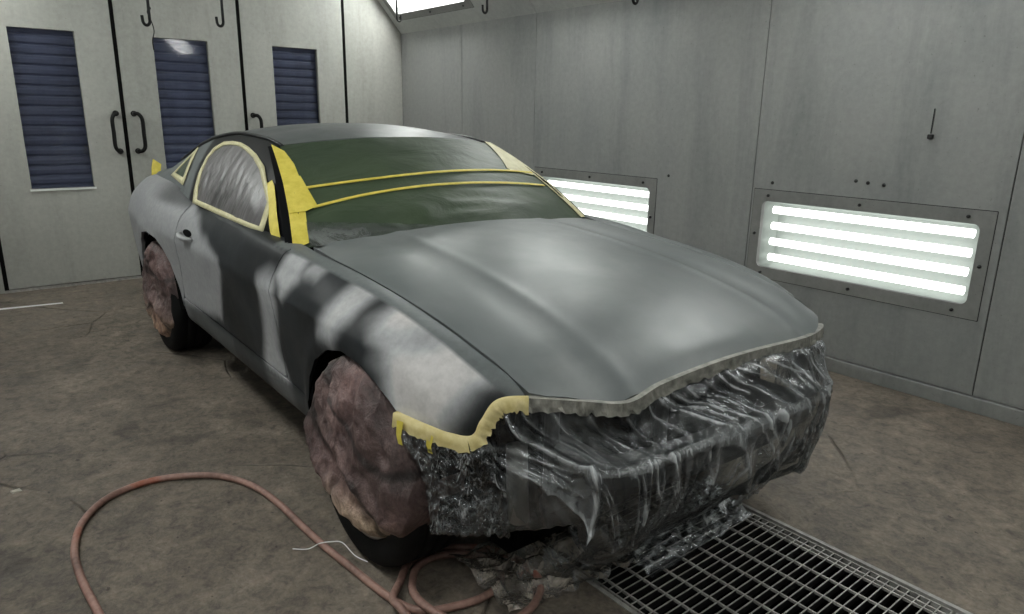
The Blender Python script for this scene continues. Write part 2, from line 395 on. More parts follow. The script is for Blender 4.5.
        lw = t.N('Fresnel', IOR=1.5); t.L(b, lw.inputs['Normal']); gf = t.math('MINIMUM', t.math('MULTIPLY', lw.outputs[0], spec), .7)
        m2 = t.N('MixShader'); t.L(gf, m2.inputs[0]); t.L(m1.outputs[0], m2.inputs[1]); t.L(gl.outputs[0], m2.inputs[2]); t.L(m2.outputs[0], t.out.inputs[0]); return t.m
    M['film'] = film('clear_plastic_sheeting', (.60, .62, .63), 1.6)
    M['floorfilm'] = film('crumpled_clear_film', (.46, .40, .34), 1.1, 18, .35)
    M['basefilm'] = film('clear_film_strip', (.20, .21, .205), .12, 7, .1, .4)
    # oversprayed brown wheel bags
    t = NT('oversprayed_wheel_bag'); n = t.noise(3.5, 4, .5, None, .3); f = t.noise(75, 6, .75); f2 = t.noise(16, 6, .65, t.coords((1, 1, .5)), .6); g = t.N('Attribute', _attribute_name='Col')
    c = t.ramp(n, [(.3, (.105, .070, .065)), (.5, (.195, .138, .127)), (.72, (.38, .30, .27))]); c = t.mix(.30, c, t.ramp(f, [(.38, (.035, .018, .016)), (.62, (.30, .23, .205))]))
    c = t.mix(.75, c, t.ramp(f2, [(.40, (.35, .30, .30)), (.6, (1.25, 1.18, 1.15))]), 'MULTIPLY')
    c = t.mix(1., c, g.outputs['Color'], 'MULTIPLY'); t.prin(c, .42, 0, t.bump(t.math('ADD', f2, t.math('MULTIPLY', f, .25)), .95, .02), .5); M['bag'] = t.m
    t = NT('red_air_hose'); n = t.noise(5, 4); f = t.noise(60, 4)
    c = t.ramp(n, [(.35, (.22, .125, .10)), (.6, (.46, .26, .21)), (.7, (.50, .15, .085))]); t.prin(t.mix(.3, c, t.ramp(f, [(.4, (.05, .04, .035)), (.65, (.3, .2, .17))])), .5, 0, t.bump(f, .2, .003)); M['hose'] = t.m
mats()
# ---------------------------------------------------------------- the booth
YW, XB, YL, XF, ZT = 2.232, -4.968, -2.19, 3.6, 2.28
BY, BZ = .664, .757          # slope of the bevelled strip, inwards / upwards
ZC = 3.0; YC = YW-(ZC-ZT)*BY/BZ; YCL = YL+(ZC-ZT)*BY/BZ
def structure(o, label=None):
    o['kind'] = 'structure'
    if label: o['label'] = label
    return o
GX0, GX1, GY0, GY1 = -.35, 3.1, -.352, .447
def build_room():
    m = MB()
    x0, x1 = XB-.2, XF+.1; y0, y1 = YL-.1, YW+.1
    for a, b in (((x0, y0), (x1, GY0)), ((x0, GY1), (x1, y1)), ((x0, GY0), (GX0, GY1)), ((GX1, GY0), (x1, GY1))):
        m.add([(a[0], a[1], 0), (b[0], a[1], 0), (b[0], b[1], 0), (a[0], b[1], 0)], [(0, 1, 2, 3)])
    # walls of the drain pit
    pit = MB()
    P = [(GX0, GY0), (GX1, GY0), (GX1, GY1), (GX0, GY1)]
    for i in range(4):
        a, b = P[i], P[(i+1) % 4]; pit.add([(*a, -.025), (*b, -.025), (*b, -.45), (*a, -.45)], [(0, 1, 2, 3)])
    structure(m.build('floor', M['floor']), 'stained dark concrete booth floor with cracks')
    pit.add([(*p, -.45) for p in P], [(0, 1, 2, 3)]); structure(pit.build('trim_1', M['black']), 'dark pit bottom under the floor grate')
    # right wall: separate sheets with narrow joints, openings for the lamps
    def sidewall(name, Y, sgn, seams, holes, label):
        m = MB(); zb = .084
        for a, b in zip(seams[:-1], seams[1:]):
            xs = sorted({a+.003, b-.003}|{x for h in holes for x in h[:2] if a < x < b}); zs = sorted({zb+.003, ZT}|{z for h in holes for z in h[2:]})
            for i in range(len(xs)-1):
                for j in range(len(zs)-1):
                    cx, cz = (xs[i]+xs[i+1])/2, (zs[j]+zs[j+1])/2
                    if any(h[0] < cx < h[1] and h[2] < cz < h[3] for h in holes): continue
                    m.box((xs[i], Y, zs[j]), (xs[i+1], Y+sgn*.03, zs[j+1]))
        o = structure(m.build(name, M['wall']), label)
        k = MB(); k.box((seams[0], Y+sgn*.35, 0), (seams[-1], Y+sgn*.37, ZT)); k.box((seams[0], Y+sgn*.031, 0), (seams[-1], Y+sgn*.034, .2))
        k2 = MB()
        for s in seams[1:-1]: k2.box((s-.02, Y+sgn*.012, zb), (s+.02, Y+sgn*.033, ZT))
        k2.build('joint', M['black'], o)
        k.build('backing', M['black'], o)
        return o
    H = [(-.542, .686, .552, .970), (-2.700, -1.453, .552, .970)]
    HB = [(a, b, c, d) for a, b, c, d in H]
    wr = sidewall('wall_right', YW, 1, [XB, -3.85, -2.777, -.623, .790, 2.2, XF], HB, 'grey dirty panelled booth wall right of the car')
    wl = sidewall('wall_left', YL, -1, [XB, -3.85, -2.777, -.623, .790, 2.2, XF], HB, 'grey panelled booth wall left of the car')
    for Y, s, nm in ((YW, 1, 'baseboard_right'), (YL, -1, 'baseboard_left')):
        m = MB(); m.box((XB, Y-s*.012, 0), (XF, Y+s*.03, .080), .003); structure(m.build(nm, M['wall']), 'low metal kick strip at the foot of the booth wall')
    # marks on the right wall
    m = MB(); m.box((.379, YW-.006, 1.405), (.384, YW, 1.53)); m.box((.371, YW-.02, 1.378), (.397, YW, 1.402), .004); m.build('latch', M['screw'], wr)
    for x, z in ((.029, 1.136), (.097, 1.130), (.185, 1.126), (-.487, 1.085), (-1.3, 1.07)):
        m = MB(); m.tube([(x, YW+.002, z), (x, YW-.004, z)], .010, 10); m.build('screw', M['screw'], wr)
    # bevelled strips and ceiling
    for Y, s, nm, lb in ((YW, 1, 'ceiling_bevel_right', 'sloping panel strip between right wall and ceiling'), (YL, -1, 'ceiling_bevel_left', 'sloping panel strip between left wall and ceiling')):
        m = MB(); seams = [XB, -2.777, -.623, 1.5, XF]
        def pt(x, d, off=0): return (x, Y-s*(BY*d)-s*0+s*off*BZ, ZT+BZ*d+off*BY)
        D = (ZC-ZT)/BZ; xs = sorted(set(seams)|{q for h in BEV for q in h}); ds = [0.0, .215, .635, D]
        for i in range(len(xs)-1):
            for j in range(3):
                cx = (xs[i]+xs[i+1])/2
                if j == 1 and any(a < cx < b for a, b in BEV): continue
                e0 = .003 if xs[i] in seams else 0; e1 = .003 if xs[i+1] in seams else 0
                q = [pt(xs[i]+e0, ds[j]), pt(xs[i+1]-e1, ds[j]), pt(xs[i+1]-e1, ds[j+1]), pt(xs[i]+e0, ds[j+1])]
                q2 = [pt(p, d, .02) for p, d in ((xs[i]+e0, ds[j]), (xs[i+1]-e1, ds[j]), (xs[i+1]-e1, ds[j+1]), (xs[i]+e0, ds[j+1]))]
                m.add(q+q2, [(0, 1, 2, 3), (7, 6, 5, 4), (0, 4, 5, 1), (1, 5, 6, 2), (2, 6, 7, 3), (3, 7, 4, 0)])
        structure(m.build(nm, M['ceil']), lb)
        b = MB(); b.add([pt(XB, -.02, .3), pt(XF, -.02, .3), pt(XF, D, .3), pt(XB, D, .3)], [(0, 1, 2, 3)]); structure(b.build('ceiling_void_'+nm[-5:].strip('_'), M['black']), 'dark void above the sloping strip')
    m = MB(); m.box((XB, YCL, ZC), (XF, YC, ZC+.05)); structure(m.build('ceiling', M['ceil']), 'flat painted booth ceiling')
    m = MB(); m.box((XF, YL-.1, 0), (XF+.05, YW+.1, ZC+.1)); structure(m.build('wall_front', M['wall']), 'booth end wall behind the camera')
    # back wall: header, fixed side panels and three door leaves
    m = MB()
    def endpanel(a, b):
        # polygon follows the bevel
        def top(y): return ZT+min(ZC-ZT, max(0, min((YW-y), (y-YL))*BZ/BY))
        ys = [a, b]+[y for y in (YC, YCL) if a < y < b]; ys.sort()
        vs = [(XB, y, 0.0) for y in ys]+[(XB, y, top(y)) for y in ys[::-1]]; n = len(vs)
        m.add(vs+[(XB-.05, p[1], p[2]) for p in vs], [tuple(range(n)), tuple(range(2*n-1, n-1, -1))]+[(i, n+i, n+(i+1) % n, (i+1) % n) for i in range(n)])
    endpanel(1.590, YW); endpanel(YL, -1.515)
    structure(m.build('wall_back', M['door']), 'pale painted end wall panels beside the doors')
    m = MB(); m.box((XB-.30, YL, -.02), (XB-.28, YW, ZC)); m.box((XB-.055, YL, 0), (XB-.051, YW, ZC)); 
    m = MB(); m.box((XB-.36, YL, -.02), (XB-.34, YW, ZC+.1)); structure(m.build('wall_behind_doors', M['black']), 'dark outside behind the door windows')
    edges = [-1.500, -.488, .543, 1.575]; wins = [(-1.222, -.776), (-.196, .254), (.838, 1.284)]; wz0, wz1 = .826, 2.062
    for k in range(3):
        a, b = edges[k]+.016, edges[k+1]-.016; w0, w1 = wins[k]
        m = MB()
        for (ya, yb, za, zb) in ((a, w0, .028, ZC-.002), (w1, b, .028, ZC-.002), (w0, w1, .028, wz0), (w0, w1, wz1, ZC-.002)):
            m.box((XB-.05, ya, za), (XB+(.0), yb, zb))
        d = structure(m.build('door_%d' % (k+1), M['door']), ['left', 'middle', 'right'][k]+' pale booth door leaf with a tall blue window')
        m = MB(); m.box((XB-.05, b+.001, .02), (XB+.004, b+.031, ZC-.002), .004)
        m.build('rubber_seal', M['rubber'], d)
        m = MB(); m.box((XB-.03, w0, wz0), (XB-.026, w1, wz1)); m.build('glass_pane', M['glass'], d)
        m = MB(); t_ = .012
        m.box((XB-.04, w0-t_, wz0-t_*1.4), (XB+.012, w1+t_, wz0));         m.build('window_bead', M['white'] if k == 0 else M['door'], d)
        # ribbed blue shutter seen through the pane
        m = MB(); rows = []; n = 17; pitch = (wz1-wz0+.1)/n
        for i in range(n):
            for f, dx in ((0, .0), (.12, .016), (.5, .022), (.80, .014), (.88, -.004), (.97, -.004)):
                z = wz0-.05+(i+f)*pitch; rows.append([(XB-.09+dx, w0-.1, z), (XB-.09+dx, w1+.1, z)])
        m.grid(rows); m.build('ribbed_shutter', M['blue'], d, smooth=False)
        # pull handles
        hy = []
        if k == 0: hy = [b-.045]
        if k == 1: hy = [a+.062]
        if k == 2: hy = [a+.020+.03]
        for y in hy:
            s = 1 if y > (a+b)/2 else -1
            m = MB(); bow = -s*.045
            m.tube(spline([(XB-.0, y, 1.43), (XB+.05, y, 1.43), (XB+.075, y+bow*.5, 1.425), (XB+.08, y+bow, 1.38), (XB+.08, y+bow, 1.27), (XB+.08, y+bow, 1.16), (XB+.075, y+bow*.5, 1.122), (XB+.05, y, 1.117), (XB, y, 1.117)], 5), .016, 10)
            for z in (1.43, 1.117): m.tube([(XB, y, z), (XB+.012, y, z)], .024, 14)
            m.build('door_handle', M['blacksteel'], d)
    m = MB(); m.box((XB-.05, -1.515, .0), (XB+.012, 1.59, .020)); structure(m.build('trim_2', M['steel']), 'door threshold strip on the concrete')
    m = MB(); m.box((XB-.05, -1.513, 0), (XB-.004, -1.484, ZC)); structure(m.build('trim_3', M['rubber']), 'black seal at the hinge side of the left door')

def lamp_geo(L, Hh, tubes=4):
    """a lamp in its own frame: x along, z up, front at y = 0, box to +y; returns builders"""
    fr = MB(); fw, fh = .062, .07; rd = .035
    def rr(hx, hz, r, n=6):
        pts = []
        for cx, cz, a0 in ((hx-r, hz-r, 0), (-hx+r, hz-r, 90), (-hx+r, -hz+r, 180), (hx-r, -hz+r, 270)):
            for k in range(n+1): a = R(a0+90*k/n); pts.append((cx+r*math.cos(a), cz+r*math.sin(a)))
        return pts
    inn = rr(L/2, Hh/2, rd); out = rr(L/2+fw, Hh/2+fh, .004); n = len(inn)
    P = [[(x, .02, z) for x, z in inn], [(x, -.004, z) for x, z in inn], [(x, -.004, z) for x, z in out], [(x, .004, z) for x, z in out]]
    fr.grid(P, closed=True)
    jn = MB(); o2 = rr(L/2+fw+.004, Hh/2+fh+.004, .004); jn.grid([[(x, -.0012, z) for x, z in out], [(x, -.0012, z) for x, z in o2]], closed=True)
    box = MB(); D = .15; vs = []; k = .0
    lo = rr(L/2+.012, Hh/2+.012, .03); bk = rr(L/2-.03, Hh/2-.03, .03)
    box.grid([[(x, .02, z) for x, z in lo], [(x, D, z) for x, z in bk]], closed=True); box.add([(x, D, z) for x, z in bk], [tuple(range(n))])
    gl = MB(); gl.add([(x, .012, z) for x, z in rr(L/2+.008, Hh/2+.008, .03)], [tuple(range(n))])
    tb = []
    for i in range(tubes):
        z = (i-(tubes-1)/2)*Hh/4.15; t = MB(); t.tube([(-L/2+.045, .070, z), (L/2-.045, .070, z)], .0235, 14); tb.append(t)
    scr = []
    for x, z in ((-L/2-.03, 0), (L/2+.03, .0), (-L/2+.04, Hh/2+.035), (0, Hh/2+.035), (L/2-.06, Hh/2+.035), (-L/2+.04, -Hh/2-.035), (.0, -Hh/2-.035), (L/2-.06, -Hh/2-.035)):
        q = MB(); q.tube([(x, -.006, z), (x, -.016, z)], .009, 8); scr.append(q)
    return fr, box, gl, tb, scr, jn
BEV = [(-4.80, -3.59), (-2.60, -1.39), (-.40, .81), (1.75, 2.96)]
LAMP = {}
def place_lamp(xc, kind, side_, label, group):
    """kind wall / bevel; copies share mesh data"""
    if kind == 'wall':
        if side_ > 0: mat = Matrix.Translation((xc, YW, .761))
        else: mat = Matrix.Translation((xc, YL, .761)) @ Matrix.Rotation(math.pi, 4, 'Z')
    else:
        Y = YW if side_ > 0 else YL; d = .425; a = math.atan2(BZ, BY)
        t = Matrix.Rotation(R(90)-a, 4, 'X')
        # front normal must face down and inwards
        base = Matrix.Translation((xc, Y-side_*BY*d, ZT+BZ*d))
        mat = base @ (Matrix.Identity(4) if side_ > 0 else Matrix.Rotation(math.pi, 4, 'Z')) @ t
    t = bpy.data.objects.new('booth_lamp', None); COL.objects.link(t); t.matrix_world = mat; t.empty_display_size = .1
    tag(t, label, 'lamp', group)
    tm = M['tube'] if kind == 'wall' else M['tube_bright']
    if kind not in LAMP:
        fr, box, gl, tb, scr, jn = lamp_geo(1.226, .418)
        def mk(mb, nm, mt):
            o = mb.build(nm, mt, smooth=False if nm == 'lamp_frame' else None); return o
        LAMP[kind] = [mk(fr, 'lamp_frame', M['frame']), mk(box, 'reflector', M['reflector']), mk(gl, 'glass_pane', M['glass']), mk(jn, 'sealing_joint', M['screw'])]+[mk(q, 'fluorescent_tube', tm) for q in tb]+[mk(q, 'screw', M['screw']) for q in scr]
        for o in LAMP[kind]: o.parent = t
    else:
        for p in LAMP[kind]:
            o = p.copy(); COL.objects.link(o); o.parent = t
def build_lamps():
    g = 'lamps set in the booth walls'
    place_lamp(.072, 'wall', 1, 'wide four-tube lamp in the right wall, the fully visible one beside the bonnet', g)
    place_lamp(-2.0765, 'wall', 1, 'four-tube wall lamp half hidden behind the windscreen and bonnet edge', g)
    for x in (.072, -2.0765): place_lamp(x, 'wall', -1, 'four-tube lamp in the left wall, outside the picture', 'lamps in the left booth wall')
    for i, (a, b) in enumerate(BEV):
        place_lamp((a+b)/2, 'bevel', 1, 'lamp in the sloping strip above the far corner, cut by the top edge' if i == 0 else 'lamp in the right sloping strip, above the picture', g if i == 0 else 'lamps overhead')
        place_lamp((a+b)/2, 'bevel', -1, 'lamp in the left sloping strip, outside the picture', 'lamps in the left sloping strip')
def build_grate():
    n = 4; L = (GX1-GX0)/n
    for i in range(n):
        xa, xb = GX0+i*L+.004, GX0+(i+1)*L-.004
        t = thing('floor_grate', ((xa+xb)/2, (GY0+GY1)/2, -.03), ['steel floor grate panel under the car front', 'steel floor grate panel lying just ahead of the plastic sheeting', 'steel floor grate panel at the bottom edge of the picture', 'steel floor grate panel behind the camera'][i], 'grate', 'floor grate panels')
        m = MB(); ya, yb = GY0+.012, GY1-.012
        for x in (xa, xb-.005): m.box((x, ya, -.032), (x+.005, yb, -.001))
        for y in (ya, yb-.005): m.box((xa, y, -.032), (xb, y+.005, -.001))
        m.build('border', M['steel'], t)
        m = MB(); k_ = MB(); x = xa+.0315
        while x < xb-.01: m.box((x-.0019, ya, -.028), (x+.0019, yb, -.0035)); k_.box((x-.0019, ya, -.0035), (x+.0019, yb, -.001)); x += .0315
        bb_ = m.build('bearing_bars', M['screw'], t); k_.build('worn_top_edges', M['steel'], bb_)
        m = MB(); ys = [ya+.035]; 
        while ys[-1]+.098 < yb-.02: ys.append(ys[-1]+.0975)
        for y in ys+[yb-.035]: m.box((xa, y-.003, -.009), (xb, y+.003, -.0005))
        m.build('cross_rods', M['steel'], t)
    m = MB()
    for y in (GY0-.016, GY1): m.box((GX0-.02, y, -.02), (GX1+.02, y+.016, .003))
    o = structure(m.build('trim_4', M['steel']), 'angle iron edge around the drain pit')
# ---------------------------------------------------------------- the car
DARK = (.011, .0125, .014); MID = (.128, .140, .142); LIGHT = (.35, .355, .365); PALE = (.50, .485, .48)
def lerp(a, b, t): return tuple(p+(q-p)*t for p, q in zip(a, b))
def soft(p, poly, s):
    """1 inside the patch outline, fading out over s"""
    return smooth01(.5+pdist(p, poly)/s)
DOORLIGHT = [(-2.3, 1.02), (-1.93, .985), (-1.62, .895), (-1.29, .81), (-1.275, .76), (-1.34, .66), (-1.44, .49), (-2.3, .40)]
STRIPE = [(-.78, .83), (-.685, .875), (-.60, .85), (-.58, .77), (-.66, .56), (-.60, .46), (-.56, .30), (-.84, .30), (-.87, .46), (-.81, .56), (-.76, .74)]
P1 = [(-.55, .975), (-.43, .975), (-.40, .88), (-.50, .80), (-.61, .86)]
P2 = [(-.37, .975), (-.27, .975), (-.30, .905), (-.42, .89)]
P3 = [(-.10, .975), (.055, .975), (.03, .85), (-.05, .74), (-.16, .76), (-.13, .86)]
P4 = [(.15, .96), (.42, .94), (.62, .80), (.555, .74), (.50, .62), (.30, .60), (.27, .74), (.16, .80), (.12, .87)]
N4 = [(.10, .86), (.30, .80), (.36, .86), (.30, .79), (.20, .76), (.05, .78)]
def sidecol(p, q):
    x, z, w = p[0], p[2], q[1]; y = abs(p[1])
    j = .02*nz(x*9, z*9, 3)
    s = (x+j, z+j)
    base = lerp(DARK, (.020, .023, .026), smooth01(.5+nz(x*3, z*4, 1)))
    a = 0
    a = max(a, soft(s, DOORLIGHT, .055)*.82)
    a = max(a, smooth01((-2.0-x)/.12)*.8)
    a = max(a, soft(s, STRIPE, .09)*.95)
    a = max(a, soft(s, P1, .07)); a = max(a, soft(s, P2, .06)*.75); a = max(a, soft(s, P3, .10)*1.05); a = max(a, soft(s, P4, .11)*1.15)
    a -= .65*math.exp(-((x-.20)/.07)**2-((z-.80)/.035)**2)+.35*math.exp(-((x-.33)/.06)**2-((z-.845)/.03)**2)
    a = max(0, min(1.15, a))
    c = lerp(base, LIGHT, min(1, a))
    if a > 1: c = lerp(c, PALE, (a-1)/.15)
    # dark haunch top and sill
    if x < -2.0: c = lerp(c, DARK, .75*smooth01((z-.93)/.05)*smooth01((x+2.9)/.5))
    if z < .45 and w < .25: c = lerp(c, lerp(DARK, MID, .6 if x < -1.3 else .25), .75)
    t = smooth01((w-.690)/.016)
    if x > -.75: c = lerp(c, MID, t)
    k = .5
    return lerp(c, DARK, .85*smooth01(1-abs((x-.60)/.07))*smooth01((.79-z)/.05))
def plain(c): return lambda p, q: c
def cabcol(p, q):
    x = p[0]; t = smooth01((-2.05-.75*(p[2]-.99)-x)/.05); return lerp((.0045, .005, .006), MID, t)
def hoodcol(p, q): return MID
FARCH = [(-.365, .36), (-.36, .44), (-.335, .50), (-.305, .555), (-.225, .642), (-.10, .712), (.03, .745), (.145, .738), (.23, .708), (.30, .672), (.345, .642)]
RARCH = [(-3.10, .35), (-3.09, .45), (-3.03, .57), (-2.92, .675), (-2.78, .74), (-2.62, .765), (-2.47, .745), (-2.38, .70), (-2.30, .62), (-2.245, .51), (-2.21, .42), (-2.19, .375)]
def W(pts): return [(x, wz(x, z)) for x, z in pts]
def build_car():
    root = thing('coupe', (-1.4, 0, 0), 'grey primed two-door coupe prepared for spraying, standing in the booth', 'car')
    C_ = dict(carframe=True, parent=root)
    def P(name, outline, fn, mirror=False, mat='paint', **kw):
        m = MB(); patch(m, outline, fn, mirror=mirror, **kw); return m.build(name, M[mat], **C_)
    fend = W([(-.60, .445)])+W(FARCH[1:])+W([(.45, .632)])+[(.57, .459), (.586, .495), (.601, .552), (.611, .61), (.621, .656), (.641, .704), (.668, .7985)]
    fend += [(x, .7985) for x in (.5, .3, .1, -.1, -.3, -.5, -.66)]+[(-.70, .74), (-.60, .715)]+W([(-.605, .94), (-.628, .80), (-.622, .70), (-.61, .55)])
    dseam = [(-2.02, .70), (-2.018, .65), (-2.012, .61), (-2.0, .535), (-2.03, .48), (-2.065, .43), (-2.125, .34), (-2.14, .30)]
    g = .005
    door = [(x+g, w) for x, w in dseam]+W([(-2.13, .452), (-1.47, .452), (-.92, .448), (-.63, .448)])+W([(-.617, .55), (-.629, .70), (-.635, .80), (-.612, .94)])+[(-.607, .715), (-.70, .742), (-.74, .7985)]+[(x, .7985) for x in (-1.0, -1.4, -1.8, -2.02)]
    quart = [(x-g, w) for x, w in dseam][::-1]+[(x, .7985) for x in (-2.03, -2.3, -2.6, -2.9, -3.2, -3.5, -3.72)]+[(-3.79, .7985), (-3.79, .1)]+W([(-3.3, .33)])+W(RARCH)+W([(-2.18, .44)])
    sill = W([(-2.17, .44), (-2.17, .33)])+[(-2.15, .06), (-1.4, .06), (-.7, .06), (-.40, .06), (-.375, .10)]+W([(-.37, .36), (-.367, .44), (-.60, .437), (-.92, .441), (-1.47, .445)])
    for mir in (False, True):
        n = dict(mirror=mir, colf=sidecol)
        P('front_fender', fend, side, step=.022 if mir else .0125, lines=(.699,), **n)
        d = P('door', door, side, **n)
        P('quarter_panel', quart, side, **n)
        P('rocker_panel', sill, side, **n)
        # cabin side
        cab = [(-.70, .950), (-.72, .975)]+[(x, zd(x)) for x in (-.8, -.9, -1.0, -1.1, -1.2, -1.29, -1.5, -1.7, -1.9, -2.1, -2.3, -2.5, -2.7, -2.9, -3.1, -3.3)]+[(-3.32, LZ[8](-3.32)-.01)]+[(x, LZ[8](x)-.012) for x in (-3.0, -2.7, -2.4, -2.1, -1.8, -1.4, -1.0)]
        P('cabin_side', cab, cabin, mirror=mir, colf=cabcol, mat='surround')
        # handle
        s = -1 if not mir else 1
        m = MB(); pts = []
        hx0, hx1 = -1.90, -1.70
        for i in range(9):
            x = hx0+(hx1-hx0)*i/8; b = side(x, wz(x, .852-.010*i/8)); pts.append((x, s*(-b[1]+.004+.030*math.sin(math.pi*i/8)**.6), b[2]))
        m.tube(pts, lambda t: .012*(.6+.6*math.sin(math.pi*t)), 10, True); m.c = [(.34, .345, .35)]*len(m.v); ho = m.build('door_handle', M['paint'], d, carframe=True)
        m = MB(); patch(m, [(hx0+.10+.075*math.cos(a), wz(-1.8, .862)+.018*math.sin(a)) for a in [k*math.pi/10 for k in range(20)]], side, mirror=mir, step=.012, rim=0, off=.0025); m.build('handle_recess_shade', M['black'], d, carframe=True)  # flat black patch stands for the shade in the handle recess
    # rear panel between the quarters
    m = MB(); rows = []
    for i in range(9):
        w = .1+.6985*i/8; a = side(-3.79, w); rows.append([(a[0]-.05*(1-(t*t)), -a[1]*t*-1, a[2]) for t in (-1, -.75, -.5, -.25, 0, .25, .5, .75, 1)])
    m.grid(rows, [[MID]*9 for _ in rows]); m.build('tail_panel', M['paint'], **C_)
    m = MB(); rows = []; cs = []
    for i in range(14):
        x = -3.82+i*.05; e = side(x, .7985); rows.append([(x, -e[1]*t*-1, e[2]+.03*(1-t*t)+(.05*smooth01((-3.62-x)/.12) if abs(t) < .9 else 0)) for t in (-1, -.93, -.8, -.5, -.2, 0, .2, .5, .8, .93, 1)]); cs.append([MID]*11)
    m.grid(rows, cs); m.build('boot_lid', M['paint'], **C_)
    # roof
    m = MB(); rows = []; cs = []; N = 40
    for i in range(N+1):
        x = -1.21-(3.36-1.21)*i/N; row = []; cc = []
        for j in range(-16, 17):
            e = j/16; xx = x-.085*e*e if i == 0 else x-.085*e*e*max(0, 1-i/10); p = roof(xx, e); row.append(p)
            cc.append((.085, .092, .094))
        rows.append(row); cs.append(cc)
    m.grid(rows, cs); m.grid([[(p[0]+.012, p[1], p[2]-.012) for p in rows[0]], rows[0]], [cs[0], cs[0]]); m.build('roof_panel', M['hood'], **C_)
    for s in (-1, 1):
        m = MB(); m.tube([(x, s*(yd(x)+.004), zd(x)+.002) for x in [-1.27-.06*k for k in range(28)]], .009, 8)
        m.build('drip_moulding', M['trim'], **C_)
    # bonnet
    hood_out = [(-.60, -.735), (-.585, -.55), (-.583, -.40), (-.575, -.15), (-.575, .15), (-.583, .40), (-.585, .55), (-.60, .735)]
    hs_ = [(x, LY[8](x)-.006) for x in (-.4, -.2, 0, .2, .35, .48, .60, .665)]
    front = [(.70, .66), (.745, .585), (.785, .47), (.787, .37), (.789, .2), (.79, .0)]
    hood_out += hs_+front+[(x, -y) for x, y in front[:-1][::-1]]+[(x, -y) for x, y in hs_[::-1]]
    P('hood', hood_out, hood, mat='hood', colf=hoodcol, rim=.02, step=.016)
    # windscreen under the masking, dashboard shelf
    m = MB(); m.grid([[wsh(a/12, e/12) for e in range(-12, 13)] for a in range(13)]); 
    o = m.build('windscreen', M['trim'], **C_)
    for s in (-1, 1):
        m = MB()
        m.grid([[wsh(a/12, s*e) for e in ((1.0, 1.04, 1.085) if s > 0 else (1.085, 1.04, 1.0))] for a in range(-1, 13)], [[(.0045, .005, .006)]*3]*14)
        m.build('windscreen_pillar', M['surround'], **C_)
    # cowl strip
    m = MB(); m.grid([[(-.66-.05*(e/10)**2, e*.075, .955-.02*(e/10)**2) for e in range(-10, 11)], [(-.57, e*.073, .965) for e in range(-10, 11)]]); m.build('cowl', M['black'], **C_)
    # black inner shell so nothing shows through the gaps
    m = MB()
    m.box((-3.6, -.68, .30), (-3.1, .68, .90)); m.box((-2.2, -.80, .29), (-.40, .80, .90)); m.box((-3.1, -.60, .30), (-2.2, .60, .88)); m.box((-.45, -.56, .30), (.36, .56, .68)); m.box((-.45, -.56, .68), (.30, .56, .84)); m.box((-.66, -.70, .70), (-.5, .70, .92))
    m.build('underbody', M['black'], **C_)
    m = MB(); m.add(*([(-2.9, -.5, .9), (-.8, -.68, .9), (-.8, .68, .9), (-2.9, .5, .9)], [(0, 1, 2, 3)])); 
    # seats as dark shapes behind the glass
    m.box((-1.75, -.55, .6), (-1.25, -.12, .75), .03); m.box((-1.85, -.53, .7), (-1.70, -.14, 1.15), .04); m.box((-1.75, .12, .6), (-1.25, .55, .75), .03); m.box((-1.85, .14, .7), (-1.70, .53, 1.15), .04); m.box((-.95, -.65, .85), (-.70, .65, .95), .02)
    m.build('interior', M['black'], **C_)
    # wheel house liners
    for s in (-1, 1):
        for arch in (FARCH, RARCH):
            m = MB(); cx = .0 if arch is FARCH else -2.66
            m.grid([[(x, s*.885, z-.004), (cx+(x-cx)*1.05, s*.84, .35+(z-.35)*1.06), (cx+(x-cx)*1.05, s*.55, .35+(z-.35)*1.06)] for x, z in arch]); m.build('wheel_liner', M['black'], **C_)
    # wheels
    for (x, nm) in ((.03, 'f'), (-2.69, 'r')):
        for s in (-1, 1):
            c = (x, s*.885, .345)
            m = MB(); rp = [(.22, -.02), (.235, .0), (.245, -.004), (.245, -.02), (.225, -.05), (.215, -.20)]
            m.lathe([(r_, h) for r_, h in rp], c, 48, 'y', s)
            m.lathe([(.001, -.035), (.055, -.035), (.06, -.05), (.06, -.09)], c, 24, 'y', s)
            for k in range(5):
                a = 2*math.pi*k/5+.3
                for da in (-.10, .10):
                    q = [(c[0]+r_*math.cos(a+da*(1 if r_ > .1 else .2)), c[1]-s*h, c[2]+r_*math.sin(a+da*(1 if r_ > .1 else .2))) for r_, h in ((.04, .04), (.12, .03), (.235, .015))]
                    m.tube(q, lambda t: .020-.006*t, 8)
            w = m.build('wheel', M['alloy'], **C_)
            m = MB(); prof = [(.242, -.012), (.262, .003), (.29, .008), (.320, .003), (.336, -.012), (.344, -.030)]
            prof += [(.345, -.06), (.338, -.062), (.338, -.070), (.345, -.072), (.345, -.11), (.338, -.112), (.338, -.120), (.345, -.122), (.345, -.16), (.338, -.162), (.338, -.17), (.345, -.172), (.344, -.205), (.330, -.225), (.29, -.238), (.242, -.225)]
            m.lathe(prof, c, 64, 'y', s); m.build('tyre', M['tyre'], w, carframe=True)
    # front structure hidden under the sheet
    m = MB(); pts = spline([(.74, -.60, .52), (.83, -.45, .52), (.87, -.2, .525), (.88, 0, .525), (.87, .2, .525), (.83, .45, .52), (.74, .60, .52)], 6)
    for i in range(len(pts)-1):
        a, b = pts[i], pts[i+1]; vs = []
        for p in (a, b):
            for dx, dz in ((-.05, -.05), (.0, -.055), (.012, -.03), (.0, 0), (.012, .03), (.0, .045), (-.05, .045)): vs.append((p.x+dx, p.y, p.z+dz))
        m.add(vs, [(k, (k+1) % 7, 7+(k+1) % 7, 7+k) for k in range(7)]+([tuple(range(7))] if i == 0 else [])+([tuple(range(13, 6, -1))] if i == len(pts)-2 else []))
    m.build('bumper_beam', M['greybeam'], **C_)
